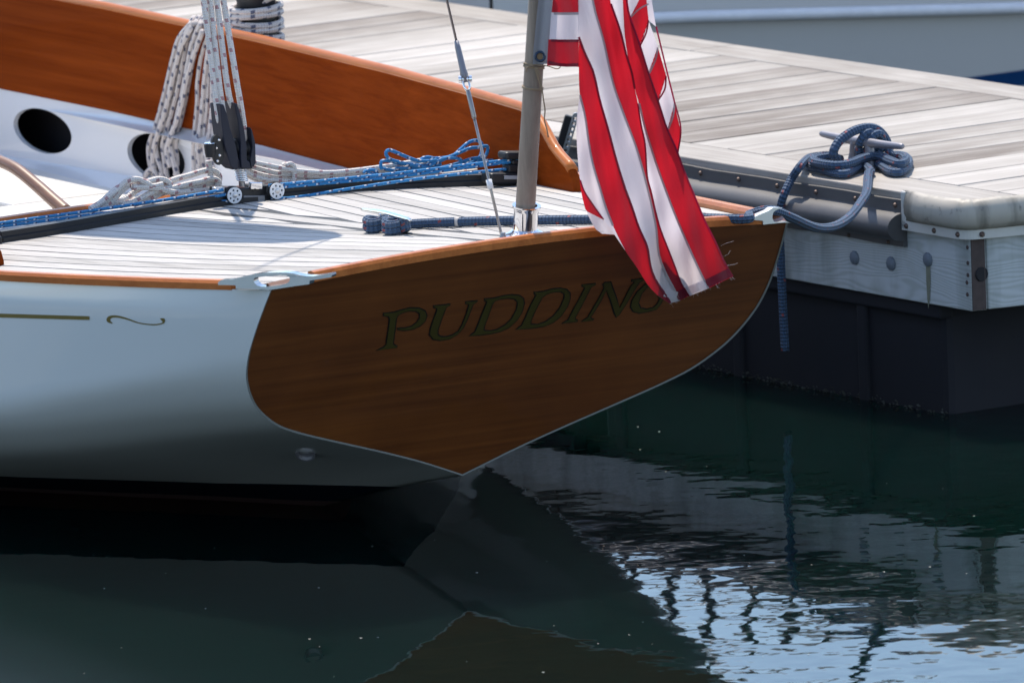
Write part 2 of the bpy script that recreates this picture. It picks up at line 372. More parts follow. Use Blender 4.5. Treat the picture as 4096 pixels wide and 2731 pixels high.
# ================================================================== the finger dock
dock = thing('finger_dock', 'grey planked floating finger dock with black fender and white corner guard', 'dock', D(0, BN, 0), -HEAD)
AE = .855                                                   # a-coordinate of the near corner
EK = .22                                                    # skew of the end face
def aend(b): return AE+EK*(b-BN)
PW, PG = .1405, .0055
A_MIN = -6.2
pl_shared = {}
def dock_plank(a0, a1, b0, b1, along='b'):
    """a plank; equal ones share their mesh"""
    if along == 'b' and a1 < aend(b0)-.03:
        key = (round(a1-a0, 4), round(b1-b0, 4))
        if key not in pl_shared:
            hx, hy, hz = (b1-b0)/2, (a1-a0)/2, .017
            V, F = box_geo((0, 0, 0), np.array([hx, 0, 0]), np.array([0, hy, 0]), np.array([0, 0, hz]))
            me = bpy.data.meshes.new('plank'); me.from_pydata([list(v) for v in V], [], F); me.materials.append(M['dock']); pl_shared[key] = me
        o = bpy.data.objects.new('plank', pl_shared[key]); COL.objects.link(o); o.parent = dock
        p = np.array(rootmat(dock).inverted())@np.append(D((a0+a1)/2, (b0+b1)/2, ZD-.017+random.uniform(-.0012, .0012)), 1)
        o.location = p[:3]; o.rotation_euler = (random.uniform(-.004, .004), 0, math.pi/2)
        m = o.modifiers.new('bev', 'BEVEL'); m.width = .003; m.segments = 2
        return o
    q = [(a0, b0), (min(a1, aend(b0)), b0), (min(a1, aend(b1)), b1), (a0, b1)]
    V = [D(a, b, z) for z in(ZD-.034, ZD) for a, b in q]
    F = [(3, 2, 1, 0), (4, 5, 6, 7), (0, 1, 5, 4), (1, 2, 6, 5), (2, 3, 7, 6), (3, 0, 4, 7)]
    return mesh('plank', V, F, M['dock'], dock, bevel=.003)
BI0, BI1 = BN+PW+PG, BFAR-PW-PG
a = .918
while a > A_MIN:
    dock_plank(a-PW, a, BI0, BI1); a -= PW+PG
def border(b0, b1, cuts):
    for a0, a1 in zip(cuts[:-1], cuts[1:]): dock_plank(a0+.002, a1-.002, b0, b1, 'a')
border(BN, BN+PW, [A_MIN, -4.4, -1.9, -.78, 2.0]); border(BFAR-PW, BFAR, [A_MIN, -3.6, -1.7, .25, 2.0])
dark = plain('dock understructure', (.03, .028, .026), .9)
V = [D(a_, b_, z_) for z_ in(.30, ZD-.038) for a_, b_ in((A_MIN, BN+.04), (aend(BN+.04)-.04, BN+.04), (aend(BFAR-.04)-.04, BFAR-.04), (A_MIN, BFAR-.04))]
mesh('joist_frame', V, [(3, 2, 1, 0), (4, 5, 6, 7), (0, 1, 5, 4), (1, 2, 6, 5), (2, 3, 7, 6), (3, 0, 4, 7)], dark, dock)
ZF0, ZF1 = .253, ZD-.036
def slab(name, q, z0, z1, mat, bev=.003):
    V = [D(a_, b_, z_) for z_ in(z0, z1) for a_, b_ in q]
    return mesh(name, V, [(3, 2, 1, 0), (4, 5, 6, 7), (0, 1, 5, 4), (1, 2, 6, 5), (2, 3, 7, 6), (3, 0, 4, 7)], mat, dock, bevel=bev)
slab('fascia_board', [(-2.35, BN), (AE, BN), (AE+.009, BN+.038), (-2.35, BN+.038)], ZF0, ZF1, M['fascia'])
slab('fascia_board', [(A_MIN, BN), (-2.354, BN), (-2.354, BN+.038), (A_MIN, BN+.038)], ZF0, ZF1, M['fascia'])
slab('end_grain', [(AE+.0012, BN+.002), (AE+.0035, BN+.002), (AE+.0105, BN+.034), (AE+.006, BN+.034)], ZF0+.002, ZF1-.004, M['endgrain'], 0)
slab('fascia_board', [(aend(BN+.041)-.038, BN+.041), (aend(BN+.041), BN+.041), (aend(BFAR), BFAR), (aend(BFAR)-.038, BFAR)], ZF0+.001, ZF1, M['fascia'])
slab('fascia_board', [(A_MIN, BFAR-.038), (aend(BFAR)-.04, BFAR-.038), (aend(BFAR)-.04, BFAR-.001), (A_MIN, BFAR-.001)], ZF0+.001, ZF1, M['fascia'])
# knot hole in the end grain
lathe('knot_hole', D(AE+.0065, BN+.026, .335), DA, [(0, .018), (.0035, .016)], M['dark'], dock, 12)
# floats with ribs
def floatbox(a0, a1):
    slab('float', [(a0, BN+.03), (a1, BN+.03), (a1+.02, BFAR-.05), (a0, BFAR-.05)], -.45, ZF0-.012, M['float'], .02)
    x = a0+.06
    while x < a1-.03:
        slab('float_rib', [(x, BN+.018), (x+.035, BN+.018), (x+.035, BN+.045), (x, BN+.045)], -.4, ZF0-.02, M['float'], .006); x += .48
    slab('float_lip', [(a0, BN+.012), (a1, BN+.012), (a1+.004, BN+.05), (a0, BN+.05)], ZF0-.035, ZF0-.003, M['float'], .006)
floatbox(-.62, .72); floatbox(-2.6, -.72); floatbox(-5.4, -2.75)
Vw, Fw = [], []
for i in range(900):
    a_ = random.uniform(-2.6, .72); z_ = random.uniform(-.004, .016)*random.random()**.5; c = D(a_, BN+.026-random.random()*.008, z_); r_ = random.uniform(.002, .006); n0_ = len(Vw)
    d1_ = DA*r_*random.uniform(.5, 1.6); d2_ = Z*r_*random.uniform(.4, 1.2)-DB*r_*random.uniform(0, 1)
    Vw += [c-d1_, c+d2_*.6, c+d1_, c-d2_*.5]; Fw.append((n0_, n0_+1, n0_+2, n0_+3))
o = mesh('waterline_weed', Vw, Fw, plain('pale waterline growth', (.10, .11, .10), .8, var=.6, scale=80), dock); o['kind'] = 'stuff'
# rubber fender: two flanges and a half-round bulge, extruded along the dock
def extrude(name, prof, a0, a1, mat, n=24, wob=0.0, caps=True, bfun=None, smooth=True):
    """prof: (outward offset, z)"""
    V, F = [], []; m = len(prof)
    for i in range(n+1):
        a_ = a0+(a1-a0)*i/n
        dw = wob*math.sin(i*2.1)+wob*.6*math.sin(i*.77+1)
        for off, z in prof: V.append(D(a_, BN-off, z+dw))
    for i in range(n):
        for k in range(m):
            k2 = (k+1) % m; F.append((i*m+k, i*m+k2, (i+1)*m+k2, (i+1)*m+k))
    if caps: F.append(tuple(range(m))); F.append(tuple(n*m+k for k in range(m))[::-1])
    o = mesh(name, V, F, mat, dock)
    bm = bmesh.new(); bm.from_mesh(o.data); bmesh.ops.recalc_face_normals(bm, faces=bm.faces); bm.to_mesh(o.data); bm.free()
    return smooth_by_angle(o, .5) if smooth else o
FA0, FA1 = -5.6, .628
bul = [(.010+.046*math.sin(x), .421+.032*math.cos(x)) for x in np.linspace(0.12, math.pi-.12, 13)]
extrude('fender_strip', [(.001, .482), (.010, .481), (.011, .455)]+bul+[(.011, .390), (.010, .3755), (.001, .375)], FA0, FA1, M['rubber'], 60, .0012)
bolt_me = None
def bolt(P, n, r, h, mat, name='bolt'):
    return lathe(name, P, n, [(0, r), (h*.5, r*.95), (h, r*.55)], mat, dock, 10)
for i in range(28):
    a_ = .60-.148*i
    bolt(D(a_, BN-.010, .468), -DB, .0058, .006, M['bolt']); bolt(D(a_-.03, BN-.010, .3815), -DB, .0045, .006, M['bolt'])
for u, v in((3420, 1031), (3566, 1054), (3713, 1038)): bolt(pf(u, v), -DB, .0165, .008, M['galvbolt'], 'carriage_bolt')
for u, v in((3870, 990), (3872, 1052), (3872, 1100), (3868, 1130), (3870, 1178)): bolt(pf(u, v), -DB, .005, .002, M['endgrain'], 'nail_head')
q_ = [pf(3706, 1058), pf(3722, 1058), pf(3724, 1120), pf(3721, 1195), pf(3716, 1235), pf(3711, 1195), pf(3707, 1120)]
mesh('rust_run', [p-DB*.0016 for p in q_], [tuple(range(7))], plain('rusty green run', (.20, .205, .15), .9, var=.4, scale=60), dock)
# corner guard: bulging strip wrapped round the corner
gp = [(.0, .5035), (.010, .506), (.024, .501), (.033, .487), (.036, .470), (.034, .453), (.026, .442), (.013, .438), (.013, .420), (.002, .420)]
path = [(.632, 0), (.66, 0), (.72, 0), (.80, 0), (.83, .0), (AE-.004, .001)]; 
cent = []
nrmA, nrmE = np.array([0, -1.0]), np.array([1.0, -EK])/math.hypot(1, EK)
for a_, _ in path[:4]: cent.append((np.array([a_, BN]), nrmA))
for t_ in np.linspace(0, 1, 7): n_ = nrmA*(1-t_)+nrmE*t_; cent.append((np.array([AE-.012+.012*t_, BN+.012*t_]), n_/np.linalg.norm(n_)))
for b_ in np.linspace(.06, 1.1, 10): cent.append((np.array([aend(BN+b_), BN+b_]), nrmE))
V, F = [], []; m = len(gp)
for i, (c, n_) in enumerate(cent):
    f_ = min(1.0, .35+i*.33)
    for off, z in gp:
        oo = off*(f_ if off > .02 else 1)+.003; p = c+n_*oo; V.append(D(p[0], p[1], z+.002*math.sin(i*1.9)*(z > .49)))
for i in range(len(cent)-1):
    for k in range(m): k2 = (k+1) % m; F.append((i*m+k, i*m+k2, (i+1)*m+k2, (i+1)*m+k))
F.append(tuple(range(m)))
g = mesh('corner_guard', V, F, M['guard'], dock); bm = bmesh.new(); bm.from_mesh(g.data); bmesh.ops.recalc_face_normals(bm, faces=bm.faces); bm.to_mesh(g.data); bm.free(); smooth_by_angle(g, .9)
fl = []
for c, n_ in cent: fl += [D(*(c+n_*.0175), .4375), D(*(c+n_*.0175), .4165)]
mesh('guard_flange', fl, [(2*i, 2*i+1, 2*i+3, 2*i+2) for i in range(len(cent)-1)], M['guardflange'], dock, solid=.003)
slab('guard_end', [(.6295, BN-.019), (.648, BN-.019), (.648, BN-.004), (.6295, BN-.004)], .4175, .5045, M['guardflange'], .004)
for a_ in(.65, .752, .838): bolt(D(a_, BN-.018, .427), -DB, .0065, .006, M['bolt'])
for b_ in(.022, .15, .30, .45): p = np.array([aend(BN+b_), BN+b_])+nrmE*.018; bolt(D(*p, .427), D(*nrmE, 0), .0065, .006, M['bolt'])
# dock cleat
cl_a, cl_b = pz(3283, 536, ZD+.062), pz(3612, 588, ZD+.062); cc = (cl_a+cl_b)/2; cd = (cl_b-cl_a)/np.linalg.norm(cl_b-cl_a)
hl = np.linalg.norm(cl_b-cl_a)/2
hp = [cc+cd*x*hl+Z*(.004*abs(x)**2-.003) for x in(-1, -.93, -.6, -.3, 0, .3, .6, .93, 1)]
tubes('cleat_horn', [(cat(hp, 4), [.005, .0075, .009, .0105, .011, .0105, .009, .0075, .005])], M['galv'], dock, 12)
for sg in(-1, 1):
    q = cc+cd*sg*.035; q0 = np.array([q[0], q[1], ZD])
    tubes('cleat_leg', [(cat([q0, q0+Z*.03-cd*sg*.004, q0+Z*.058-cd*sg*.008], 5), [.016, .011, .0105])], M['galv'], dock, 12)
box('cleat_base', np.array([cc[0], cc[1], ZD+.004]), cd*.062, np.cross(Z, cd)*.022, Z*.004, M['galv'], dock, .003)
# slotted bracket at the dock edge, seen past the flag
br = thing('slotted_bracket', 'slotted silver bracket leaning on the dock edge left of the flag', 'bracket', pf(2262, 610, .03))
t0, t1 = pf(2256, 625, .035), pf(2306, 462, .035)+np.array([0, .03, 0]); ax = (t1-t0)/np.linalg.norm(t1-t0); wd = np.cross(ax, np.array([0, 1.0, 0])); wd /= np.linalg.norm(wd); Lb = np.linalg.norm(t1-t0)
holes = []
for i in range(7):
    y0 = Lb*(.10+.125*i); holes.append([(x*.0035, y0+yy) for x, yy in((-1, .000), (1, .000), (1, .0075), (-1, .0075))])
arc = [(-.0075, 0), (.0075, 0), (.0075, Lb-.006)]+[(.0075*math.cos(x), Lb-.006+.008*math.sin(x)) for x in np.linspace(0, math.pi, 8)][1:]
plate('face', [arc]+holes, t0, wd, ax, .004, M['alu'], br)
V, F = box_geo(t0+ax*Lb*.46+wd*.012+np.array([0, .012, 0]), wd*.012, np.array([0, .01, 0]), ax*Lb*.44); mesh('back', V, F, M['black'], br, bevel=.003)

# ================================================================== the sailboat
boat = thing('sailboat', 'small varnished sailboat with pale hull, teak aft deck and mahogany transom', 'sailboat', B0, math.pi-TH)
OUT = [(-.0, .1435), (.064, .169), (.126, .193), (.222, .226), (.340, .264), (.434, .295), (.506, .324), (.560, .361), (.593, .395), (.619, .438), (.632, .478), (.637, .528), (.634, .596), (.629, .647)]
RK = .637
def str_(z): return -.2302-(z-.1443)*RK                    # station of the raked transom plane at height z
oc = cat([np.array(p) for p in OUT], 4)                     # keel -> sheer, (t,z)
frac = (oc[:, 1]-oc[0, 1])/(oc[-1, 1]-oc[0, 1]); tn = oc[:, 0]/.629
def zk(s): return float(np.interp(s, [-.23, 0, .29, .75, 1.3, 2.0, 3.0, 4.6, 5.8, 6.7], [.1435, .085, 0, -.09, -.18, -.28, -.36, -.34, -.12, .45]))
stn = [-.2302, -.16, -.08, .03, .16, .32, .5, .7, .95, 1.25, 1.6, 2.0, 2.5, 3.1, 3.8, 4.6, 5.2, 5.8, 6.3, 6.7]
Vh = []
for a_ in stn:
    rk = RK*max(0, 1-(a_+.23)/1.6); top = a_-rk*(.63-.144)
    z0, z1, tb = zk(a_), ZS(top)+max(0, a_-3.6)*.03, TS(top)*(1-max(0, (a_-3.6)/3.12)**1.8)
    if a_ == stn[0]: z0, z1, tb = .1435, .647, .629
    gain = .15*min(1, max(0, (a_+.23)/.9))
    for f_, t_ in zip(frac, tn):
        z_ = z0+f_*(z1-z0); s_ = a_-rk*(z_-.1443); Vh.append((s_, min(t_*tb*(1+gain*(1-f_)), tb*1.012), z_))
nr = len(frac); Fh = []
for i in range(len(stn)-1):
    for k in range(nr-1): Fh.append((i*nr+k, (i+1)*nr+k, (i+1)*nr+k+1, i*nr+k+1))
hullV = [W(s, -t, z) for s, t, z in Vh]+[W(s, t, z) for s, t, z in Vh]
n0 = len(Vh); hullF = [f[::-1] for f in Fh]+[tuple(i+n0 for i in f) for f in Fh]
BV = BVHTree.FromPolygons([Vector(v) for v in hullV], hullF)
def onhull(u, v, off=0.0):
    d = Vector(ray(u, v)).normalized(); h = BV.ray_cast(Vector(CAM), d); return np.array(h[0]-d*off), np.array(h[1])
def half(name, cut, above, mat, cut2=None):
    me = mesh(name, hullV, hullF, mat, boat, smooth=True)
    bm = bmesh.new(); bm.from_mesh(me.data); bmesh.ops.remove_doubles(bm, verts=bm.verts, dist=1e-5)
    for c_, ab in((cut, above),)+(((cut2, not above),) if cut2 is not None else ()):
        bmesh.ops.bisect_plane(bm, geom=bm.verts[:]+bm.edges[:]+bm.faces[:], plane_co=(0, 0, c_), plane_no=(0, 0, 1), clear_inner=ab, clear_outer=not ab)
    bmesh.ops.recalc_face_normals(bm, faces=bm.faces); bm.to_mesh(me.data); bm.free()
    for p in me.data.polygons: p.use_smooth = True
    return me
hs = half('hull_topside', .085, True, M['hull']); half('boot_stripe', .085, False, M['boot'], .02); half('hull_bottom', .02, False, M['antifoul'])
# rudder below the counter
pr = [(.62, -.04), (.40, -.02), (.30, -.3), (.34, -.7), (.7, -.7)]
V = [W(s, sg*.012, z) for sg in(-1, 1) for s, z in pr]; n_ = len(pr)
mesh('rudder', V, [tuple(range(n_))[::-1], tuple(range(n_, 2*n_))]+[(i, (i+1) % n_, n_+(i+1) % n_, n_+i) for i in range(n_)], M['antifoul'], boat)
# transom panel with its slightly crowned top edge
def camber(t): return .648+.029*(1-(t/.628)**2)
side = [(t_*.997, z_) for t_, z_ in zip(oc[:, 0], oc[:, 1]+.001)]
loop = [(-t_, z_) for t_, z_ in side[::-1][:-1]]+[(t_, z_) for t_, z_ in side]+[(t_, camber(t_)) for t_ in np.linspace(.60, -.60, 25)]
TX, TY = BS, (BF*(-RK)+Z); tl = math.hypot(RK, 1)
TN = np.cross(TX, TY); TN /= np.linalg.norm(TN)             # outward (aft, down)
if TN@BF > 0: TN = -TN
def trans(t, z, off=0.0): return W(str_(z), t, z)+TN*off
nl = len(loop)
V = [trans(t_, z_, -.003) for t_, z_ in loop]+[trans(t_, z_, -.022) for t_, z_ in loop]
tr = mesh('transom', V, [tuple(range(nl)), tuple(range(nl, 2*nl))[::-1]]+[(i, nl+i, nl+(i+1) % nl, (i+1) % nl) for i in range(nl)], M['transom'], boat)
bm = bmesh.new(); bm.from_mesh(tr.data); bmesh.ops.recalc_face_normals(bm, faces=bm.faces); bm.to_mesh(tr.data); bm.free()
# pale plank ends showing as a thin line round the transom
V = []
for t_, z_ in [(-t_, z_) for t_, z_ in zip(oc[::-1, 0], oc[::-1, 1])][:-1]+[(t_, z_) for t_, z_ in zip(oc[:, 0], oc[:, 1])]:
    V += [trans(t_*1.0, z_, .0008), trans(t_*.9945, z_+.0025, -.001)]
mesh('plank_edge', V, [(2*i, 2*i+1, 2*i+3, 2*i+2) for i in range(len(V)//2-1)], plain('pale paint edge', (.20, .21, .20), .5), boat)
# the name: outlines traced in the photograph, laid on the transom plane
def Lpx(X, Y): return (1450+X*.5315, 1100+Y*.5315)
TP = trans(0, .4)
def on_tr(X, Y, off):
    P = onplane(*Lpx(X, Y), TP+TN*off, TN); return P
LET = {
 'p': [[(108, 572), (132, 560), (163, 545), (180, 525), (192, 440), (207, 335), (200, 318), (160, 308), (160, 290), (230, 286), (300, 265), (360, 250), (430, 252), (475, 275), (488, 310), (475, 350), (440, 385), (385, 412), (320, 422), (270, 416), (268, 402), (320, 402), (370, 390), (410, 360), (432, 325), (430, 292), (400, 275), (350, 275), (300, 290), (270, 308), (258, 330), (250, 400), (238, 490), (233, 518), (245, 530), (262, 537), (262, 550)]],
 'u': [[(537, 234), (620, 228), (663, 220), (660, 234), (635, 245), (615, 290), (590, 360), (570, 420), (570, 450), (590, 466), (630, 468), (680, 455), (725, 425), (755, 370), (785, 290), (800, 240), (802, 225), (780, 220), (778, 205), (820, 202), (866, 196), (862, 208), (838, 222), (825, 250), (795, 330), (762, 400), (720, 450), (660, 485), (590, 497), (535, 488), (508, 455), (512, 410), (535, 340), (560, 275), (562, 255), (540, 248)]],
 'd1': [[(808, 462), (826, 448), (848, 432), (870, 380), (905, 290), (935, 215), (938, 204), (922, 195), (922, 182), (990, 178), (1060, 160), (1130, 151), (1185, 158), (1215, 180), (1220, 220), (1205, 280), (1165, 345), (1105, 400), (1040, 430), (960, 447), (880, 456)],
        [(918, 420), (960, 424), (1010, 415), (1075, 380), (1125, 330), (1160, 265), (1170, 210), (1150, 185), (1100, 178), (1040, 185), (1000, 200), (980, 225), (950, 310), (918, 395)]],
 'd2': [[(1157, 415), (1178, 398), (1200, 382), (1225, 330), (1265, 235), (1305, 160), (1310, 152), (1296, 145), (1294, 132), (1360, 128), (1420, 110), (1490, 102), (1540, 112), (1565, 140), (1565, 185), (1545, 240), (1500, 310), (1440, 360), (1370, 390), (1280, 404)],
        [(1270, 372), (1320, 376), (1380, 355), (1440, 310), (1490, 245), (1520, 175), (1520, 145), (1495, 130), (1445, 132), (1390, 148), (1355, 172), (1335, 210), (1295, 290), (1270, 350)]],
 'i': [[(1500, 370), (1525, 355), (1548, 342), (1580, 280), (1630, 190), (1672, 108), (1674, 96), (1655, 88), (1655, 76), (1710, 73), (1755, 66), (1752, 80), (1722, 96), (1680, 180), (1630, 275), (1603, 325), (1606, 338), (1622, 343), (1618, 354), (1560, 360)]],
 'n': [[(1652, 354), (1670, 340), (1695, 325), (1740, 250), (1790, 165), (1820, 100), (1812, 72), (1828, 60), (1872, 56), (1885, 100), (1915, 180), (1938, 250), (1980, 170), (2020, 90), (2050, 55), (2028, 52), (2030, 38), (2080, 34), (2125, 28), (2118, 40), (2085, 60), (2040, 130), (1985, 225), (1935, 300), (1912, 322), (1898, 290), (1870, 200), (1838, 118), (1800, 190), (1750, 275), (1718, 325), (1728, 332), (1742, 335), (1736, 345)]],
 'g': [[(2290, 60), (2260, 45), (2200, 48), (2130, 75), (2070, 130), (2030, 195), (2020, 245), (2040, 278), (2085, 290), (2150, 280), (2215, 262), (2245, 225), (2262, 190), (2285, 160), (2225, 165), (2240, 180), (2222, 220), (2190, 248), (2140, 260), (2095, 250), (2080, 215), (2100, 150), (2145, 95), (2200, 70), (2245, 68), (2275, 85)]],
}
O0 = on_tr(0, 0, 0); 
for nm, loops in LET.items():
    def loc2(q):
        p = onplane(*Lpx(*q), TP, TN)-TP; return (p@BS, (p@TY)/tl)
    def dens(lp):
        lp = [np.array(loc2(q)) for q in lp]; return lp
    L2 = [dens(lp) for lp in loops]
    e2 = TY/tl
    if np.cross(BS, e2)@TN > 0: fm = lambda x, y, d, o_: TP+BS*x+e2*y+TN*(o_+d)
    fm = lambda x, y, d, o_: TP+BS*x+e2*y+TN*(o_+d)
    plate('letter_outline', L2, None, None, None, .0004, M['letterline'], tr, fmap=lambda x, y, d: fm(x, y, d, -.0020), offset=.0016)
    plate('letter', L2, None, None, None, .0004, M['lettergold'], tr, fmap=lambda x, y, d: fm(x, y, d, -.0013), offset=-.0010)
# cove stripe and scroll on the port topside
def hull_ribbon(name, top, bot, mat):
    V = []
    for p, q in zip(top, bot): V += [onhull(*p, .0015)[0], onhull(*q, .0015)[0]]
    return mesh(name, V, [(2*i, 2*i+1, 2*i+3, 2*i+2) for i in range(len(top)-1)], mat, boat)
xs = np.linspace(-700, 350, 30)
hull_ribbon('cove_stripe', [(x, 1254+.030*x) for x in xs]+[(358, 1266)], [(x, 1270+.027*x) for x in xs]+[(358, 1279)], M['gold'])
sc_c = [(450, 1293), (436, 1285), (434, 1274), (448, 1266), (475, 1267), (510, 1276), (550, 1290), (590, 1297), (625, 1298), (648, 1293), (655, 1285), (650, 1278), (640, 1275)]
sc_c = cat([np.array(p, float) for p in sc_c], 5); hw = np.interp(np.linspace(0, 1, len(sc_c)), [0, .12, .25, .5, .75, .9, 1], [1, 8, 5, 2.2, 2.5, 7, 1])
tg = np.gradient(sc_c, axis=0); tg /= np.linalg.norm(tg, axis=1)[:, None]; nn = np.c_[-tg[:, 1], tg[:, 0]]
hull_ribbon('cove_scroll', sc_c+nn*hw[:, None], sc_c-nn*hw[:, None], M['gold'])
P, n_ = onhull(1222, 1812)
n_ = n_ if n_@(CAM-P) > 0 else -n_
ax = n_*.5+np.array([-.1, -.6, -.35]); ax /= np.linalg.norm(ax)
lathe('through_hull_outlet', P-ax*.01, ax, [(0, .0225), (.010, .0225), (.012, .021), (.017, .021), (.017, .016), (.010, .014)], M['galv'], boat, 24)

# deck: black caulk base and separate teak planks
SE = 1.05                                                   # aft edge of the cockpit
CM = .13                                                    # coaming set in from the sheer
def deckpt(s, t, h=0): return W(s, t, DZ(s, t)+h)
def aft(t): return -.548-.018*(1-(t/.628)**2)+.004           # aft edge of the deck
V, F = [], []; nS, nT = 24, 26
for i in range(nS+1):
    for j in range(nT+1):
        f_ = i/nS; s_ = -.55+(SE+.55)*f_; t_ = (j/nT*2-1)*(TS(s_)-.002)
        if i == 0: s_ = aft(t_)
        V.append(deckpt(s_, t_, -.0012))
for i in range(nS):
    for j in range(nT): q = i*(nT+1)+j; F.append((q, q+1, q+nT+2, q+nT+1))
mesh('deck_base', V, F, M['caulk'], boat)
for sg in(-1, 1):
    V, F = [], []
    ss = np.linspace(SE, 3.9, 16)
    for s_ in ss:
        for d_ in(.002, CM+.01): t_ = sg*(TS(s_)-d_); V.append(deckpt(s_, t_, -.0012))
    F = [(2*i, 2*i+1, 2*i+3, 2*i+2) for i in range(len(ss)-1)]
    mesh('side_deck_base', V, F, M['caulk'], boat)
PWD, GAP = .0535, .0052
def prism(name, top, th, mat, parent):
    n = len(top); V = list(top)+[p-Z*th for p in top]
    return mesh(name, V, [tuple(range(n)), tuple(range(n, 2*n))[::-1]]+[(i, n+i, n+(i+1) % n, (i+1) % n) for i in range(n)], mat, parent)
for sg in(-1, 1):
    d = .028
    while d < .95:
        d1 = d+PWD-GAP
        sA = -.56
        while sA < SE-.02 and TS(sA)-d1 < .034: sA += .01
        if sA < SE-.05:
            end = 3.8 if d1 < CM-.02 else (SE-.02)
            if sA <= -.55:
                t_a = -sg*0
                s_in, s_out = aft(sg*(TS(-.55)-d1))+.035+(.05 if d < .06 else 0), aft(sg*(TS(-.55)-d))+.035+(.05 if d < .06 else 0)
            else: s_in, s_out = sA, sA-.15
            s_out = max(s_out, aft(0)+.04)
            n = 14
            inner = [deckpt(s_, sg*max(TS(s_)-d1, .029)) for s_ in np.linspace(s_in, end, n)]
            outer = [deckpt(s_, sg*max(TS(s_)-d, .0295)) for s_ in np.linspace(s_out, end, n)]
            lp = inner+outer[::-1]
            # ribbon of quads keeps the crown of the deck
            V = inner+outer+[p-Z*.006 for p in inner]+[p-Z*.006 for p in outer]; F = []
            for i in range(n-1):
                F += [(i, i+1, n+i+1, n+i), (2*n+i, i, i+1, 2*n+i+1), (n+i, n+i+1, 3*n+i+1, 3*n+i)]
            F += [(0, n, 3*n, 2*n), (n-1, 3*n-1, 4*n-1, 2*n-1)]
            o = mesh('deck_plank', V, F, M['teak'], boat)
            bm = bmesh.new(); bm.from_mesh(o.data); bmesh.ops.recalc_face_normals(bm, faces=bm.faces); bm.to_mesh(o.data); bm.free()
            o.delta_location.z = random.uniform(-.0006, .0006)
        d += PWD
n = 20; ss = np.linspace(aft(0)+.04, SE-.02, n)
V = [deckpt(s_, sg*.0262, h) for h in(0, -.006) for sg in(-1, 1) for s_ in ss]
o = mesh('king_plank', V, [(i, i+1, n+i+1, n+i) for i in range(n-1)]+[(2*n+i, 2*n+i+1, i+1, i) for i in range(n-1)]+[(n+i, n+i+1, 3*n+i+1, 3*n+i) for i in range(n-1)], M['teak'], boat)
bm = bmesh.new(); bm.from_mesh(o.data); bmesh.ops.recalc_face_normals(bm, faces=bm.faces); bm.to_mesh(o.data); bm.free()
# covering rails
def rail(name, pts, wv, w, h, mat, lift=0.0):
    """rounded rail: pts along outer edge, wv inward direction per point"""
    prof = [(0, 0), (0, h*.62), (w*.16, h*.92), (w*.5, h), (w*.84, h*.92), (w, h*.6), (w, 0)]; m = len(prof); V, F = [], []
    for p, iv in zip(pts, wv):
        for x, y in prof: V.append(p+iv*x+Z*(y+lift))
    for i in range(len(pts)-1):
        for k in range(m): k2 = (k+1) % m; F.append((i*m+k, (i+1)*m+k, (i+1)*m+k2, i*m+k2))
    F.append(tuple(range(m))); F.append(tuple((len(pts)-1)*m+k for k in range(m))[::-1])
    o = mesh(name, V, F, mat, boat); bm = bmesh.new(); bm.from_mesh(o.data); bmesh.ops.recalc_face_normals(bm, faces=bm.faces); bm.to_mesh(o.data); bm.free(); return smooth_by_angle(o, .55)
for sg in(-1, 1):
    ss = np.linspace(-.44 if sg < 0 else -.50, 3.88, 40)
    rail('toe_rail', [W(s, sg*(TS(s)+.003), ZS(s)-.002) for s in ss], [-sg*BS for s in ss], .028, .021, M['rail'])
tt = np.linspace(-.53, .575, 31)
rail('transom_rail', [W(str_(camber(t))-.004, t, camber(t)-.002) for t in tt], [BF]*31, .030, .021, M['rail'])
# coamings
prof_top = [(.44, .612), (.447, .632), (.462, .648), (.48, .657), (.50, .663), (.53, .672), (.57, .688), (.605, .71), (.64, .732), (.68, .746), (.74, .7535), (1.0, .7535), (1.5, .7525), (2.2, .752), (3.0, .755), (3.9, .757)]
cs = np.array(prof_top)
for sg in(1, -1):
    V, F = [], []
    ss = list(cs[:, 0]); 
    for s_, z_ in prof_top:
        t_ = TS(s_)-CM; zb = DZ(s_, t_)-.004 if s_ < SE-.05 else .497
        r_ = .007
        for (tt_, zz) in((t_-.011, zb), (t_-.011, z_-r_), (t_-.006, z_-.0018), (t_, z_), (t_+.006, z_-.0018), (t_+.011, z_-r_), (t_+.011, zb)): V.append(W(s_, sg*tt_, zz))
    for i in range(len(ss)-1):
        for k in range(6): F.append((i*7+k, (i+1)*7+k, (i+1)*7+k+1, i*7+k+1))
        F.append((i*7+6, (i+1)*7+6, (i+1)*7, i*7))
    F.append(tuple(range(7)))
    o = mesh('coaming', V, F, M['mahogany'], boat); bm = bmesh.new(); bm.from_mesh(o.data); bmesh.ops.recalc_face_normals(bm, faces=bm.faces); bm.to_mesh(o.data); bm.free(); smooth_by_angle(o, .75)
    tubes('coaming_lit_edge', [(np.array([W(s_, sg*(TS(s_)-CM), z_-.006) for s_, z_ in prof_top[2:]]), .0122)], M['rail'], boat, 12)  # added tube: sunlit top edge put into a lighter, glossier varnish
    if sg == 1:
        o['label'] = 'far varnished coaming board'
        for i, (u, v) in enumerate(((2213, 634), (2232, 636))): lathe('screw_head', W(*(Bc(pt(u, v, TS(.6)-CM-.0115)))), -BS, [(0, .004), (.003, .003)], M['chrome'], boat, 10)
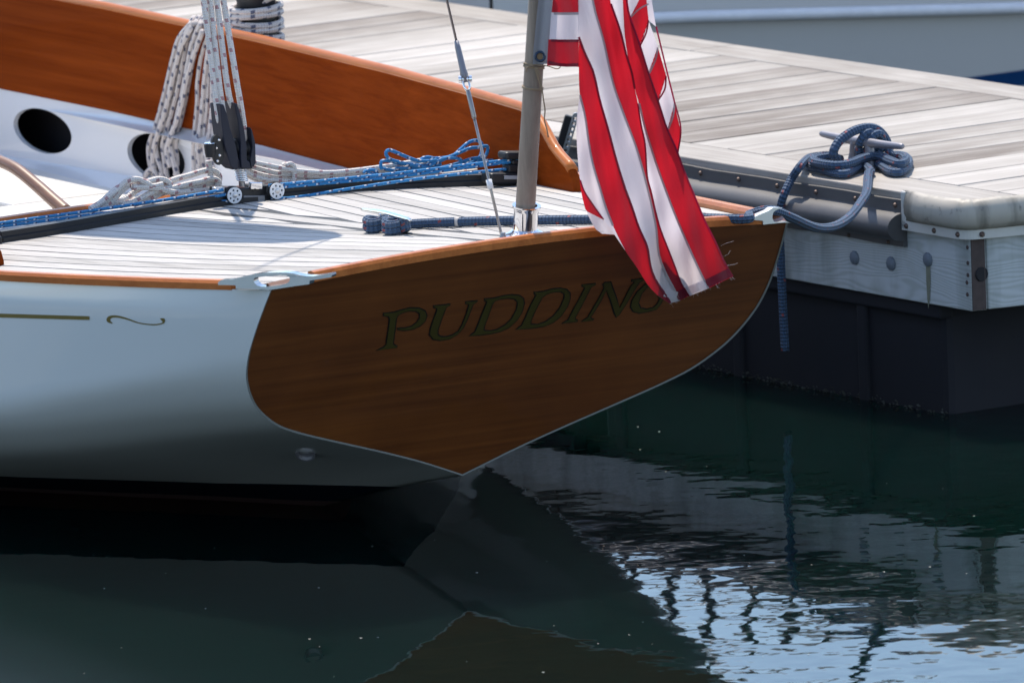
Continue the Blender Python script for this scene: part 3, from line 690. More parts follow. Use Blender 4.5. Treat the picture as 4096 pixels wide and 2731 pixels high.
# white cockpit side with oval locker openings (far side; near side kept plain)
def panel(sg, holes):
    ss = np.linspace(SE-.02, 3.9, 40); out = [(s, .322) for s in ss]+[(s, .4985) for s in ss[::-1]]
    lp = [out]
    for (u, v, rx, rz) in holes:
        c = Bc(pt(u, v, TS(3.0 if u < 300 else 2.5)-CM-.004)); lp.append([(c[0]+rx*math.cos(x), c[2]+rz*math.sin(x)) for x in np.linspace(0, 2*math.pi, 36, endpoint=False)])
    f = lambda x, y, d: W(x, sg*(TS(x)-CM-.002+d), y)
    o = plate('cockpit_side', lp, None, None, None, .012, M['gelcoat'], boat, fmap=f)
    V, F = [], []
    for s in np.linspace(SE, 3.9, 8):
        for t_, z_ in((TS(s)-CM+.012, .30), (TS(s)-.03, .30), (TS(s)-.03, .50), (TS(s)-CM+.012, .50)): V.append(W(s, sg*t_, z_))
    for i in range(7): F += [(i*4+k, (i+1)*4+k, (i+1)*4+k+1, i*4+k+1) for k in range(3)]
    mesh('locker_inside', V, F, M['dark'], boat)
panel(1, [(174, 524, .148, .0545), (616, 631, .148, .056)]); panel(-1, [])
# seats, sole and bridge deck
def flat(name, q, z0, z1, mat, bev=.006):
    V = [W(s, t, z) for z in(z0, z1) for s, t in q]
    return mesh(name, V, [(3, 2, 1, 0), (4, 5, 6, 7), (0, 1, 5, 4), (1, 2, 6, 5), (2, 3, 7, 6), (3, 0, 4, 7)], mat, boat, bevel=bev)
e1 = Bc(pz(0, 768, .322)); e2_ = Bc(pz(176, 803, .322))
tsd = max(.2, min(.62, e2_[1]))
flat('cockpit_seat', [(e2_[0]+.01, tsd), (3.9, tsd), (3.9, TS(3.9)-CM-.002), (e2_[0]+.01, TS(e2_[0])-CM-.002)], .295, .322, M['seat'])
flat('aft_seat', [(SE+.012, -.72), (e2_[0]-.002, -.72), (e2_[0]-.002, TS(e2_[0])-CM-.004), (SE+.012, TS(SE)-CM-.004)], .296, .3215, M['seat'])
flat('cockpit_seat', [(e2_[0]+.01, -tsd), (3.9, -tsd), (3.9, -(TS(3.9)-CM-.002)), (e2_[0]+.01, -(TS(e2_[0])-CM-.002))], .295, .322, M['seat'])
flat('seat_riser', [(e2_[0]+.03, tsd+.02), (3.9, tsd+.02), (3.9, tsd+.03), (e2_[0]+.03, tsd+.03)], .03, .294, M['gelcoat'])
flat('seat_riser', [(e2_[0]-.03, -.72), (e2_[0]-.02, -.72), (e2_[0]-.02, .9), (e2_[0]-.03, .9)], .03, .294, M['gelcoat'])
flat('cockpit_sole', [(SE, -.86), (3.9, -.86), (3.9, .86), (SE, .86)], .0, .028, M['gelcoat'])
flat('aft_bulkhead', [(SE-.004, -(TS(SE)-CM)), (SE+.008, -(TS(SE)-CM)), (SE+.008, TS(SE)-CM), (SE-.004, TS(SE)-CM)], .03, ZS(SE)+.012, M['gelcoat'])
V, F = [], []
tt = np.linspace(-(TS(SE)-CM)+.014, (TS(SE)-CM)-.014, 17)
rail('cockpit_trim', [deckpt(SE-.018, t, -.005) for t in tt], [BF]*17, .034, .016, M['rail'])
flat('bulkhead_forward', [(3.9, -.95), (3.92, -.95), (3.92, .95), (3.9, .95)], .0, .6, M['gelcoat'])
V, F = [], []
fd = [3.88, 4.3, 4.8, 5.3, 5.8, 6.25, 6.66]
for s_ in fd:
    tb_ = TS(s_)*(1-max(0, (s_-3.6)/3.12)**1.8); z_ = ZS(s_)+max(0, s_-3.6)*.03
    for f_ in np.linspace(-1, 1, 9): V.append(W(s_, f_*tb_*.995, z_+.03*(1-f_*f_)))
for i in range(len(fd)-1):
    for j in range(8): q = i*9+j; F.append((q, q+1, q+10, q+9))
mesh('foredeck', V, F, M['teak'], boat)
# tiller
tl_c = [pt(u, v, 0.0) for u, v in((-420, 560), (-250, 570), (-100, 605), (0, 645), (70, 680), (150, 745), (215, 803), (268, 850))]
tubes('tiller', [(cat(tl_c, 6), [.013, .0135, .0145, .016])], M['tiller'], boat, 14)
# traveller track: arched black beam with an end stop
tk = [pd(u, v, .0) for u, v in((14, 972), (250, 935), (480, 895), (760, 846), (960, 815), (1200, 787), (1500, 762), (1800, 748), (2165, 737))]
tkc = cat(tk, 4)
V, F = [], []
pr = [(-.017, -.01), (-.017, .010), (-.012, .013), (-.012, .024), (.012, .024), (.012, .013), (.017, .010), (.017, -.01)]; m = 8
for p in tkc:
    for x, y in pr: V.append(p+BF*(x+.017)+Z*y)
for i in range(len(tkc)-1):
    for k in range(m): k2 = (k+1) % m; F.append((i*m+k, (i+1)*m+k, (i+1)*m+k2, i*m+k2))
F.append(tuple(range(m))); F.append(tuple((len(tkc)-1)*m+k for k in range(m))[::-1])
o = mesh('traveller_track', V, F, M['black'], boat); bm = bmesh.new(); bm.from_mesh(o.data); bmesh.ops.recalc_face_normals(bm, faces=bm.faces); bm.to_mesh(o.data); bm.free()
S_TK = Bc(tkc[len(tkc)//2])[0]+.02
def boxpx(name, u0, v0, u1, v1, s, depth, mat, parent=None, bevel=.003, base=None, plane='s', y=None):
    """upright block whose front face fills the pixel rectangle on the station plane s"""
    f = (lambda u, v: ps(u, v, s)) if plane == 's' else (lambda u, v: py(u, v, y))
    a_, b_, c_ = f(u0, v1), f(u1, v1), f(u0, v0); ex, ez = (b_-a_)/2, (c_-a_)/2; dv = BF if plane == 's' else np.array([0, 1.0, 0])
    return box(name, a_+ex+ez+dv*depth/2, ex, dv*depth/2, ez, mat, parent, bevel, base)
sE = Bc(tkc[-1])[0]
boxpx('track_end_stop', 1965, 694, 2168, 738, sE-.01, .045, M['black'], boat, .005)
boxpx('stop_label', 2018, 703, 2165, 718, sE-.013, .002, plain('grey stop label', (.30, .31, .34), .4), boat, .0005)
boxpx('cam_cleat_base', 2035, 660, 2160, 694, sE+.0, .03, M['black'], boat, .004)
boxpx('cam_cleat_top', 2025, 609, 2125, 640, sE+.0, .04, M['black'], boat, .006)
boxpx('cam_cleat_jaw', 2050, 640, 2110, 662, sE+.004, .02, M['black'], boat, .004)
boxpx('track_end_stop', -60, 945, 12, 985, Bc(tkc[0])[0]-.01, .045, M['black'], boat, .004)
# deck cleat on the centreline
q1, q2 = pd(1448, 838, .034), pd(1642, 880, .034); mid = (q1+q2)/2
hd = (q2-q1)/np.linalg.norm(q2-q1); hL = np.linalg.norm(q2-q1)/2
tubes('deck_cleat_horn', [(cat([mid+hd*x*hL+Z*(.003*(1-abs(x))) for x in(-1, -.9, -.5, 0, .5, .9, 1)], 4), [.003, .0045, .006, .0068, .006, .0045, .003])], M['chrome'], boat, 12)
for sg in(-1, 1):
    c = mid+hd*sg*.026; b = Bc(c); z0 = DZ(b[0], b[1]); c0 = np.array([c[0], c[1], z0])
    lathe('deck_cleat_leg', c0, Z, [(0, .014), (.004, .013), (.008, .009), (.034, .008)], M['chrome'], boat, 16)
# flag socket
fsock = pd(2094, 962, 0)
staff0, staff1 = pt(2097, 905, .045), pt(2152, 0, .045)
fs = np.array([staff0[0], staff0[1], 0]); b = Bc(fs); fsz = DZ(b[0], b[1])
fdir = (staff1-staff0)/np.linalg.norm(staff1-staff0)
base = np.array([staff0[0], staff0[1], fsz])-fdir*0
lathe('socket_flange', base+Z*.0, Z, [(0, .050), (.003, .050), (.008, .041), (.013, .031), (.016, .027)], M['chrome'], boat, 32)
lathe('flag_socket', base+fdir*.012, fdir, [(0, .027), (.004, .0255), (.044, .0255), (.050, .0275), (.054, .0300), (.057, .0300), (.057, .0228), (.03, .0226)], M['chrome'], boat, 32)
# stay chainplate
lathe('chainplate', pd(2012, 960, 0), Z, [(0, .010), (.004, .008), (.016, .005)], M['steel'], boat, 12)
# chocks
def chock_near():
    Q = lambda X, Y: (850+X*.2551, 1000+Y*.2551)
    outer = [(110, 500), (150, 466), (300, 455), (370, 448), (440, 424), (520, 410), (620, 385), (740, 360), (900, 347), (1030, 343), (1180, 345), (1290, 358), (1400, 385), (1500, 402), (1620, 402), (1760, 380), (1878, 360), (1895, 385), (1885, 420), (1550, 470), (1540, 528), (1300, 560), (900, 622), (640, 603), (392, 600), (384, 545), (112, 540)]
    hole = [(672, 440), (700, 424), (900, 400), (1080, 388), (1180, 392), (1225, 412), (1242, 450), (1225, 490), (1180, 520), (1060, 548), (900, 566), (790, 566), (720, 545), (684, 510), (668, 470)]
    nv = BF*(-.55)-BS*.83; nv /= np.linalg.norm(nv); P0 = W(-.550, -.625, .66)
    ex = np.cross(Z, nv); ex = -ex if ex[0] < 0 else ex
    f2 = lambda q: ((onplane(*Q(*q), P0, nv)-P0)@ex, (onplane(*Q(*q), P0, nv)-P0)[2])
    o = plate('closed_chock', [[f2(q) for q in outer], [f2(q) for q in hole]], P0-nv*.004, ex, Z, .022, M['chockmetal'], boat, bevel=.0022)
    return smooth_by_angle(o, .9)
chock_near()
def chock_far():
    Q = lambda X, Y: (3000+X*.1594, 750+Y*.1594)
    outer = [(-230, 790), (-60, 770), (0, 735), (200, 640), (420, 545), (500, 480), (560, 467), (700, 468), (775, 480), (803, 505), (780, 530), (690, 560), (600, 600), (560, 640), (545, 700), (545, 760), (565, 815), (610, 842), (720, 835), (830, 818), (870, 812), (930, 835), (990, 890), (960, 905), (800, 905), (370, 945), (270, 950), (262, 850), (0, 835), (-230, 835)]
    nv = -BF; P0 = W(-.556, .60, .66); ex = BS
    f2 = lambda q: ((onplane(*Q(*q), P0, nv)-P0)@ex, (onplane(*Q(*q), P0, nv)-P0)[2])
    o = plate('open_chock', [[f2(q) for q in outer]], P0+BF*.002, ex, Z, .018, M['alu'], boat, bevel=.003, offset=-.0025); return smooth_by_angle(o, .9)
chock_far()
# winch outside the far coaming
wb = Bc(pt(1030, 150, TS(2.25)-.055)); wc = W(wb[0], wb[1], DZ(wb[0], wb[1]))
lathe('winch_drum', wc, Z, [(0, .058), (.02, .058), (.03, .05), (.06, .047), (.24, .044), (.285, .046), (.30, .054), (.315, .056), (.325, .054), (.337, .052), (.343, .03), (.365, .028), (.37, .02)], M['black'], boat, 28)

# ================================================================== rigging and ropes on the sailboat
def strand(P, r, n=6): return (cat(P, n), r)
def Zm(x0, y0, k): return lambda X, Y: (x0+X*k, y0+Y*k)
# traveller car with two small sheave blocks
car = thing('traveller_car', 'black traveller car with two white-cheeked pulleys under the mainsheet block', 'pulley', ps(960, 800, S_TK))
boxpx('car_body', 880, 752, 1012, 800, S_TK-.012, .05, M['black'], car, .004)
boxpx('car_body', 1010, 742, 1092, 790, S_TK-.010, .045, M['black'], car, .004)
boxpx('strap', 858, 750, 900, 776, S_TK-.020, .012, M['alu'], car, .002)
boxpx('strap', 1003, 730, 1052, 758, S_TK-.020, .012, M['chrome'], car, .002)
boxpx('car_side', 975, 783, 1060, 806, S_TK-.016, .004, plain('grey car side', (.18, .185, .20), .4), car, .001)
boxpx('car_label', 905, 748, 980, 758, S_TK-.004, .01, plain('salmon plate', (.50, .22, .15), .5), car, .001)
def cheek(u, v):
    c = ps(u, v, S_TK-.030); R_ = .0180
    out = [(R_*math.cos(x), R_*math.sin(x)) for x in np.linspace(0, 2*math.pi, 28, endpoint=False)]
    hol = [[(.0118*math.cos(h)+.0026*math.cos(x), .0118*math.sin(h)+.0026*math.sin(x)) for x in np.linspace(0, 2*math.pi, 8, endpoint=False)] for h in np.linspace(0, 2*math.pi, 7, endpoint=False)]
    plate('cheek_plate', [out]+hol, c, BS, Z, .003, M['whiteplastic'], car)
    lathe('cheek_hub', c, -BF, [(0, .006), (.003, .0055), (.004, .003)], M['alu'], car, 12)
    lathe('sheave', c+BF*.003, BF, [(0, .0195), (.004, .016), (.008, .016), (.012, .0195)], M['black'], car, 24)
cheek(938, 782); cheek(1108, 764)
# mainsheet double block: three cheeks, spring, ratchet drum
def polypx(name, pts, s, depth, mat, parent, bevel=.002):
    f2 = [Bc(ps(u, v, s)) for u, v in pts]
    return plate(name, [[(q[1], q[2]) for q in f2]], W(s, 0, 0), BS, Z, depth, mat, parent, bevel=bevel)
blk = thing('mainsheet_block', 'navy double pulley block standing on a spring above the traveller', 'pulley', ps(955, 740, S_TK))
Q = Zm(500, 0, .574); SB = S_TK+.005
polypx('cheek', [Q(*p) for p in((628, 722), (652, 722), (675, 790), (695, 880), (735, 1000), (758, 1110), (752, 1165), (722, 1172), (700, 1150), (660, 1010), (640, 870))], SB, .046, M['navyplastic'], blk)
polypx('cheek', [Q(*p) for p in((724, 710), (742, 715), (765, 790), (792, 890), (808, 1000), (812, 1110), (835, 1130), (830, 1165), (775, 1165), (768, 1100), (768, 980), (750, 850))], SB, .05, M['navyplastic'], blk)
polypx('cheek', [Q(*p) for p in((838, 880), (850, 900), (872, 985), (877, 1125), (862, 1158), (840, 1150), (838, 1110), (852, 1020))], SB, .046, M['navyplastic'], blk)
polypx('block_head', [Q(*p) for p in((706, 1110), (870, 1115), (862, 1172), (718, 1178))], SB, .036, M['navyplastic'], blk, .003)
q0, q1 = ps(940, 560, SB), ps(962, 560, SB)
for u, v in((928, 590), (972, 592)): lathe('sheave', ps(u, v, SB)-BS*.006, BS, [(0, .019), (.005, .015), (.009, .015), (.013, .019)], M['black'], blk, 20)
sp = [ps(958+ (v-665)*.18, v, SB) for v in np.linspace(663, 722, 60)]
tubes('spring', [(np.array([p+(BS*math.cos(i*.85)+BF*math.sin(i*.85))*.0125 for i, p in enumerate(sp)]), .0018)], M['chrome'], blk, 8)
lathe('swivel_post', ps(970, 752, SB), ps(957, 664, SB)-ps(970, 752, SB), [(0, .008), (.02, .006), (.05, .006), (.056, .012)], M['steel'], blk, 16)
lathe('ratchet_drum', ps(842, 628, SB-.01), Z, [(0, .0105), (.010, .0125), (.024, .0135), (.028, .0135), (.030, .010), (.030, .004)], M['black'], blk, 20)
lathe('ratchet_cap', ps(842, 628, SB-.01)+Z*.0302, Z, [(0, .0125), (.0015, .0115), (.002, .006)], M['chrome'], blk, 20)
cch = ps(868, 600, SB-.012)
plate('ratchet_plate', [[(.016*math.cos(x), .034*math.sin(x)) for x in np.linspace(0, 2*math.pi, 24, endpoint=False)]], cch, BS*.96+Z*.1, Z*.99-BS*.1, .008, M['black'], blk, .002)
for dx, dz_ in((.004, .022), (-.004, .005), (.004, -.012), (-.002, -.024)): lathe('rivet', cch+BS*dx+Z*dz_-BF*.005, -BF, [(0, .0035), (.002, .002)], M['chrome'], blk, 10)
# boom above the picture: its end throws the pointed shadow on the aft deck
HB = .95; sp0 = pd(1337, 949); tip = sp0+np.array(SUND)*(HB/SUND[2])
boom = thing('boom', 'wooden boom under a tan sail cover high above the mainsheet block', 'boom', tip)
bd = BF*1.0+BS*(-.02)+Z*.42; bd /= np.linalg.norm(bd)
tubes('spar', [(np.array([tip+bd*x for x in(0, .03, .1, .5, 1.5, 2.8)]), [.012, .035, .042, .046, .05, .05])], M['mahogany'], boom, 16)
sl = [tip+bd*x+Z*z_ for x, z_ in((.05, .05), (.2, .08), (.6, .11), (1.2, .13), (1.9, .13), (2.6, .12))]
tubes('furled_sail', [(cat(sl, 5), [.03, .09, .13, .14, .13, .10])], M['sailcover'], boom, 14)
tubes('boom_end_bail', [(cat([tip+bd*.02-Z*.02, tip-bd*.02-Z*.0, tip+bd*.02+Z*.03], 5), .004)], M['chrome'], boom, 8)
pt2 = pd(1070, 1055); h2 = 2.0; tq = pt2+np.array(SUND)*((h2)/SUND[2]); td = (tq-tip)
tl_ = tubes('topping_lift', [(np.array([tip+td*x for x in np.linspace(0, 1.2, 5)]), .004)], M['rope_white_red'], None, 8, base=tip); tag(tl_, 'thin white topping lift rising from the end of the boom', 'rope')
# mainsheet: four parts up to the boom, and its tail
def top_ext(p, q, k=2.6): return q+(q-p)*k
SU = S_TK+.055
ms = []
for low, up_ in((((868, 430), (885, 500)), (815, 0)), (((885, 400), (925, 612)), (840, 0)), (((910, 350), (934, 440)), (866, 0)), (((942, 300), (975, 505), (973, 615)), (893, 0))):
    L = [ps(*p, SB) for p in low][::-1]; t_ = ps(*up_, SU); first = L[-1]
    hgt = (tip[2]+.0-t_[2]); dv = (t_-first)/(t_[2]-first[2]); e_ = t_+dv*hgt
    ms.append((cat(L+[t_, e_], 8), .0068))
sheet = tubes('mainsheet', ms, M['rope_white_red'], None, 12, base=ps(930, 620, SB)); tag(sheet, 'four white mainsheet falls with red flecks rising from the navy block', 'rope')
# white coil with red flecks, left of the block
Q = Zm(0, 600, .3825)
def coil(name, label, Qf, lists, s, r, mat, spread=.006, cat_='rope'):
    st_ = []
    for i, L in enumerate(lists): st_.append((cat([ps(*Qf(*p), s+((i*37) % 5-2)*spread) for p in L], 6), r))
    base_ = min((P[0] for P, _ in st_), key=lambda p: p[2])
    o = tubes(name, st_, mat, None, 10, base=base_); tag(o, label, cat_); return o
SR = S_TK+.075
coil('rope_coil', 'white red-flecked rope hank lying left of the mainsheet block', Q, [
 [(940, 620), (1040, 560), (1130, 490), (1220, 420), (1320, 330), (1430, 305), (1530, 345), (1590, 380), (1700, 360)],
 [(960, 630), (1080, 590), (1170, 545), (1250, 450), (1350, 370), (1500, 345), (1650, 305), (1750, 330), (1800, 410), (1812, 490)],
 [(1180, 580), (1330, 500), (1430, 420), (1550, 370), (1700, 350), (1850, 300), (2000, 260), (2110, 225), (2210, 210), (2280, 250), (2290, 320), (2200, 360)],
 [(1260, 580), (1420, 530), (1540, 470), (1650, 420), (1800, 400), (1950, 360), (2100, 330), (2220, 300), (2290, 340), (2250, 400)],
 [(1400, 570), (1550, 520), (1700, 450), (1850, 430), (2000, 400), (2120, 370), (2230, 350), (2300, 400)],
 [(1380, 390), (1500, 390), (1650, 400), (1800, 440), (1950, 440), (2100, 430), (2250, 420)],
 [(1020, 600), (1180, 480), (1240, 400), (1200, 420), (1100, 510)],
 [(2020, 470), (2100, 420), (2160, 340), (2200, 260), (2190, 180), (2180, 110)]], SR, .0068, M['rope_white_red'])
coil('rope_hank', 'white red-flecked rope hank stretched behind the blue lines right of the block', Zm(1150, 0, .7013), [
 [(-290, 905), (-200, 925), (-80, 950), (60, 975), (250, 985), (450, 965), (620, 940), (820, 905)],
 [(-290, 925), (-190, 955), (-70, 985), (80, 1000), (260, 1005), (460, 985), (640, 965), (860, 920)],
 [(-280, 940), (-190, 985), (-80, 1010), (100, 1020), (300, 1020), (500, 1005), (800, 985), (1000, 960)],
 [(-280, 955), (-180, 1010), (-60, 1030), (200, 1040), (520, 1020), (850, 1000), (1080, 975)],
 [(-270, 975), (-160, 1030), (0, 1045), (300, 1050), (600, 1035), (900, 1015), (1120, 985)],
 [(-10, 945), (15, 935), (35, 950), (40, 1000), (30, 1040), (5, 1045)],
 [(-40, 960), (-20, 940), (10, 940), (25, 960)],
 [(700, 1045), (850, 1025), (1000, 1000), (1140, 990)]], SR+.02, .0058, M['rope_white_red'])
# blue control lines and coil
SL_ = S_TK-.022
cl = thing('control_line', 'blue white-flecked control line running left from the traveller car', 'rope', ps(450, 850, SL_))
tubes('line_part', [(cat([ps(*p, SL_) for p in L], 5), .0037) for L in(
 [(-260, 932), (0, 893), (400, 838), (700, 793), (892, 760)],
 [(-260, 940), (0, 906), (300, 868), (600, 828), (925, 775)],
 [(-260, 955), (0, 924), (300, 886), (600, 845), (880, 808), (940, 803), (962, 790)])], M['rope_blue'], cl, 10)
cr = thing('control_line', 'blue white-flecked control line running right from the traveller car', 'rope', ps(1600, 720, SL_))
tubes('line_part', [(cat([ps(*p, SL_+k_) for p, k_ in zip(L, (0, 0, -.03, -.10, -.14))], 5), .0037) for L in(
 [(1075, 742), (1300, 722), (1600, 692), (1900, 656), (2075, 636)],
 [(1090, 752), (1300, 734), (1600, 706), (1900, 666), (2075, 645)],
 [(1085, 792), (1180, 790), (1400, 755), (1700, 712), (2075, 672)])], M['rope_blue'], cr, 10)
coil('rope_coil', 'bright blue white-flecked rope coil with two raised loops by the far coaming', Zm(1400, 500, .3825), [
 [(900, 370), (800, 378), (700, 372), (600, 338), (500, 295), (420, 265), (385, 275), (378, 310), (420, 360), (560, 400), (700, 430), (820, 445)],
 [(330, 465), (322, 420), (335, 380), (400, 375), (520, 400), (650, 415), (850, 430), (950, 410)],
 [(880, 350), (980, 345), (1080, 320), (1150, 260), (1240, 185), (1320, 163), (1375, 195), (1380, 260), (1360, 330), (1300, 380), (1200, 415), (1100, 430)],
 [(900, 400), (1000, 350), (1100, 310), (1250, 245), (1350, 235), (1420, 222), (1442, 245), (1430, 300), (1385, 355), (1260, 408), (1050, 440)],
 [(735, 385), (760, 350), (820, 338), (880, 355), (905, 395), (880, 440), (840, 450), (820, 420), (850, 380)],
 [(1170, 405), (1150, 360), (1060, 345), (960, 360), (880, 400), (820, 430)],
 [(140, 505), (175, 478), (240, 472), (280, 492), (265, 515), (215, 512), (185, 498)],
 [(330, 455), (500, 480), (700, 472), (950, 445), (1200, 408), (1450, 375), (1650, 375)],
 [(480, 455), (650, 450), (850, 460), (1050, 425), (1280, 355), (1400, 350)]], SR-.01, .0040, M['rope_blue'], .004)
# jib sheet: turns on the winch and the hank over the coaming
js = thing('jib_sheet', 'white blue-flecked jib sheet coiled over the coaming from the winch', 'rope', wc)
tn_ = []
for i in range(6):
    h = .188+.0165*i; tilt = .007*math.sin(i*1.7)
    tn_.append((np.array([wc+BF*math.cos(x)*.058+BS*math.sin(x)*.058+Z*(h+tilt*math.cos(x+i)) for x in np.linspace(0, 2*math.pi*.99, 30)]), .0078))
tubes('winch_turns', tn_, M['rope_white_blue'], js, 10)
tc = TS(2.55)-CM
Q = Zm(500, 0, .478)
def hank(L, k): return (cat([pt(*Q(*p), tc-.018-.011*k) for p in L], 6), .0068)
H = [hank(L, k) for L, k in(
 ([(545, 205), (455, 320), (400, 500), (330, 800), (262, 1050), (208, 1200), (203, 1300), (225, 1430), (255, 1500)], 0),
 ([(575, 195), (490, 320), (440, 520), (380, 800), (315, 1050), (262, 1180), (268, 1300), (300, 1400), (312, 1490)], 1),
 ([(605, 190), (525, 330), (485, 520), (430, 800), (360, 1050), (318, 1200), (330, 1320), (352, 1490)], .3),
 ([(635, 200), (570, 345), (530, 520), (478, 800), (418, 1050), (372, 1180), (395, 1300), (440, 1480)], 1.2),
 ([(655, 215), (610, 360), (565, 540), (508, 830), (452, 1060), (420, 1200), (432, 1350), (425, 1470)], 0),
 ([(560, 230), (470, 400), (410, 620), (345, 900), (290, 1080), (245, 1230), (235, 1380), (270, 1480)], 1.6),
 ([(650, 260), (590, 420), (520, 650), (470, 900), (400, 1100), (350, 1250), (380, 1400)], 1.7),
 ([(700, 300), (645, 470), (612, 680), (610, 850), (592, 1050), (577, 1250), (582, 1450)], 0),
 ([(705, 380), (675, 600), (655, 800), (637, 1000), (617, 1200), (620, 1450)], 1),
 ([(715, 480), (700, 700), (690, 900), (668, 1100), (652, 1300), (655, 1450)], .2),
 ([(735, 650), (730, 900), (716, 1050), (690, 1250), (705, 1430), (745, 1570), (790, 1640)], 1),
 ([(770, 800), (760, 1000), (735, 1200), (745, 1400), (810, 1560), (850, 1640)], .4),
 ([(255, 1390), (190, 1440), (165, 1500), (200, 1540)], 1.5))]
tubes('hank', H, M['rope_white_blue'], js, 10)
ov = []
for i, (a_, b_) in enumerate((((545, 205), (600, 165)), ((590, 190), (650, 165)), ((630, 195), (690, 180)), ((655, 215), (720, 200)))):
    p0 = pt(*Q(*a_), tc-.02); p1 = pt(*Q(*b_), tc+.02); p2 = wc+BF*(.04-.02*i)-BS*.058+Z*(.195+.015*i); ov.append((cat([p0-Z*.004, (p0+p1)/2+Z*.008, p1, (p1+p2)/2+Z*.004, p2], 6), .0068))
p2 = pt(*Q(1180, 5), tc+.06); p0 = pt(*Q(860, 175), tc+.0); ov.append((cat([p0-Z*.01, p0, (p0+p2)/2, p2, p2+(p2-p0)*.3], 5), .0075))
tubes('hank_bridge', ov, M['rope_white_blue'], js, 10)

# backstay
bs = thing('backstay', 'thin steel backstay with turnbuckle rising left of the flagstaff', 'rigging wire', pt(2010, 957, .02))
b0, b1 = pt(2010, 957, .02), pt(1787, 0, .02); bdv = b1-b0
def bpt(v): return b0+bdv*((957-v)/957.0)
tubes('wire', [(np.array([b0, bpt(470)]), .0030), (np.array([bpt(170), b0+bdv*2.6]), .0026)], M['steel'], bs, 8)
tubes('sleeve', [(np.array([bpt(757), bpt(720)]), .0062)], M['whiteplastic'], bs, 12)
tubes('swage', [(np.array([bpt(478), bpt(470), bpt(372), bpt(362)]), [.0035, .0052, .0052, .0035])], M['steel'], bs, 10)
xr = np.array([1.0, 0, 0])
for sg in(-1, 1): tubes('jaw', [(np.array([bpt(372), bpt(350)+xr*sg*.006, bpt(308)+xr*sg*.0065]), .0028)], M['chrome'], bs, 8)
lathe('clevis_pin', bpt(318)-xr*.014, xr, [(0, .007), (.006, .008), (.008, .005), (.02, .005), (.022, .008), (.028, .007)], M['chrome'], bs, 12)
tubes('turnbuckle', [(np.array([bpt(330), bpt(300), bpt(280), bpt(190), bpt(165)]), [.004, .0085, .007, .0062, .0045])], M['galv'], bs, 12)

# flagstaff with twine
fs_ = thing('flagstaff', 'weathered round wooden flagstaff standing in the chrome socket', 'flagpole', base+fdir*.016)
s1 = staff0+fdir*1.6
tubes('pole', [(np.array([base+fdir*.014, staff0+fdir*.02, staff0+fdir*.5, s1]), [.0213, .0208, .0195, .016])], M['polewood'], fs_, 24)
tw = thing('twine_lashing', 'frayed tan twine tied round the flagstaff under the flag', 'twine', pt(2115, 345, .045))
def ring(v, r, tilt, t=.0018):
    c = staff0+fdir*((905-v)/905.0)*np.linalg.norm(staff1-staff0); e1_ = np.cross(fdir, Z if abs(fdir[2]) < .9 else BF); e1_ /= np.linalg.norm(e1_); e2__ = np.cross(fdir, e1_)
    return (np.array([c+e1_*r*math.cos(x)+e2__*r*math.sin(x)+fdir*tilt*math.sin(x+.8) for x in np.linspace(0, 6.3, 28)]), t)
for R_ in([ring(347, .0212, .002), ring(352, .0212, .004)], [ring(262, .021, .002), ring(268, .0212, .005), ring(257, .0213, .006)]): tubes('wrap', R_, M['twine'], tw, 6)
ty = staff0[1]-.045
fray = [[(2142, 268), (2150, 290), (2155, 320), (2163, 350)], [(2146, 270), (2160, 300), (2165, 345), (2172, 380)], [(2140, 275), (2148, 300), (2160, 340), (2168, 370)], [(2118, 262), (2108, 275), (2104, 290)], [(2168, 350), (2174, 400), (2180, 440), (2178, 480), (2188, 520), (2193, 550)],
        [(2150, 262), (2190, 265), (2225, 276), (2240, 270), (2235, 255), (2205, 245), (2170, 245)], [(2136, 268), (2125, 262), (2112, 268)]]
tubes('loose_end', [(cat([py(p[0], p[1], staff0[1]+(staff1[1]-staff0[1])*(905-p[1])/905.0-.026) for p in L], 5), .0016 if i != 5 else .0011) for i, L in enumerate(fray)], M['twine'], tw, 6)

# ================================================================== the flag
Q = Zm(2050, 0, .829)
FS = -.64
def fold(X, Y): return .028*math.sin(X/58.0-Y/260.0)+.009*math.sin(X/29.0-Y/95.0+1)+.007*math.sin(X/17.0-Y/130.0+.6)+.004*math.sin(Y/60.0+X/40.0)
def fpt(X, Y, back=0.0, off=0.0):
    u, v = Q(X, Y); s = FS+np.interp(u, [2180, 2311], [.075, 0.0])
    P = ps(u, v, s); d = -ray(u, v); d /= np.linalg.norm(d)
    return P+d*(off-back*.9-fold(X, Y)*np.interp(u, [2180, 2311], [.25, 1.0]))
flag = thing('flag', 'striped red and white flag hanging limp from the flagstaff over the transom', 'flag', fpt(500, 1400))
def rs(L, n):
    L = cat([np.array(p, float) for p in L], 6); d = np.r_[0, np.cumsum(np.linalg.norm(np.diff(L, axis=0), axis=1))]; x = np.linspace(0, d[-1], n); return np.c_[np.interp(x, d, L[:, 0]), np.interp(x, d, L[:, 1])]
def stripe(name, Lf, Rt, mat, back=0.0, n=40, m=8, off=0.0):
    A, Bv = rs(Lf, n), rs(Rt, n); V = []
    for i in range(n):
        for j in range(m+1):
            f_ = j/m; p = A[i]*(1-f_)+Bv[i]*f_; bk = back(p[0], p[1]) if callable(back) else back; V.append(fpt(p[0], p[1], bk, off))
    F = [(i*(m+1)+j, i*(m+1)+j+1, (i+1)*(m+1)+j+1, (i+1)*(m+1)+j) for i in range(n-1) for j in range(m)]
    return mesh(name, V, F, mat, flag, smooth=True)
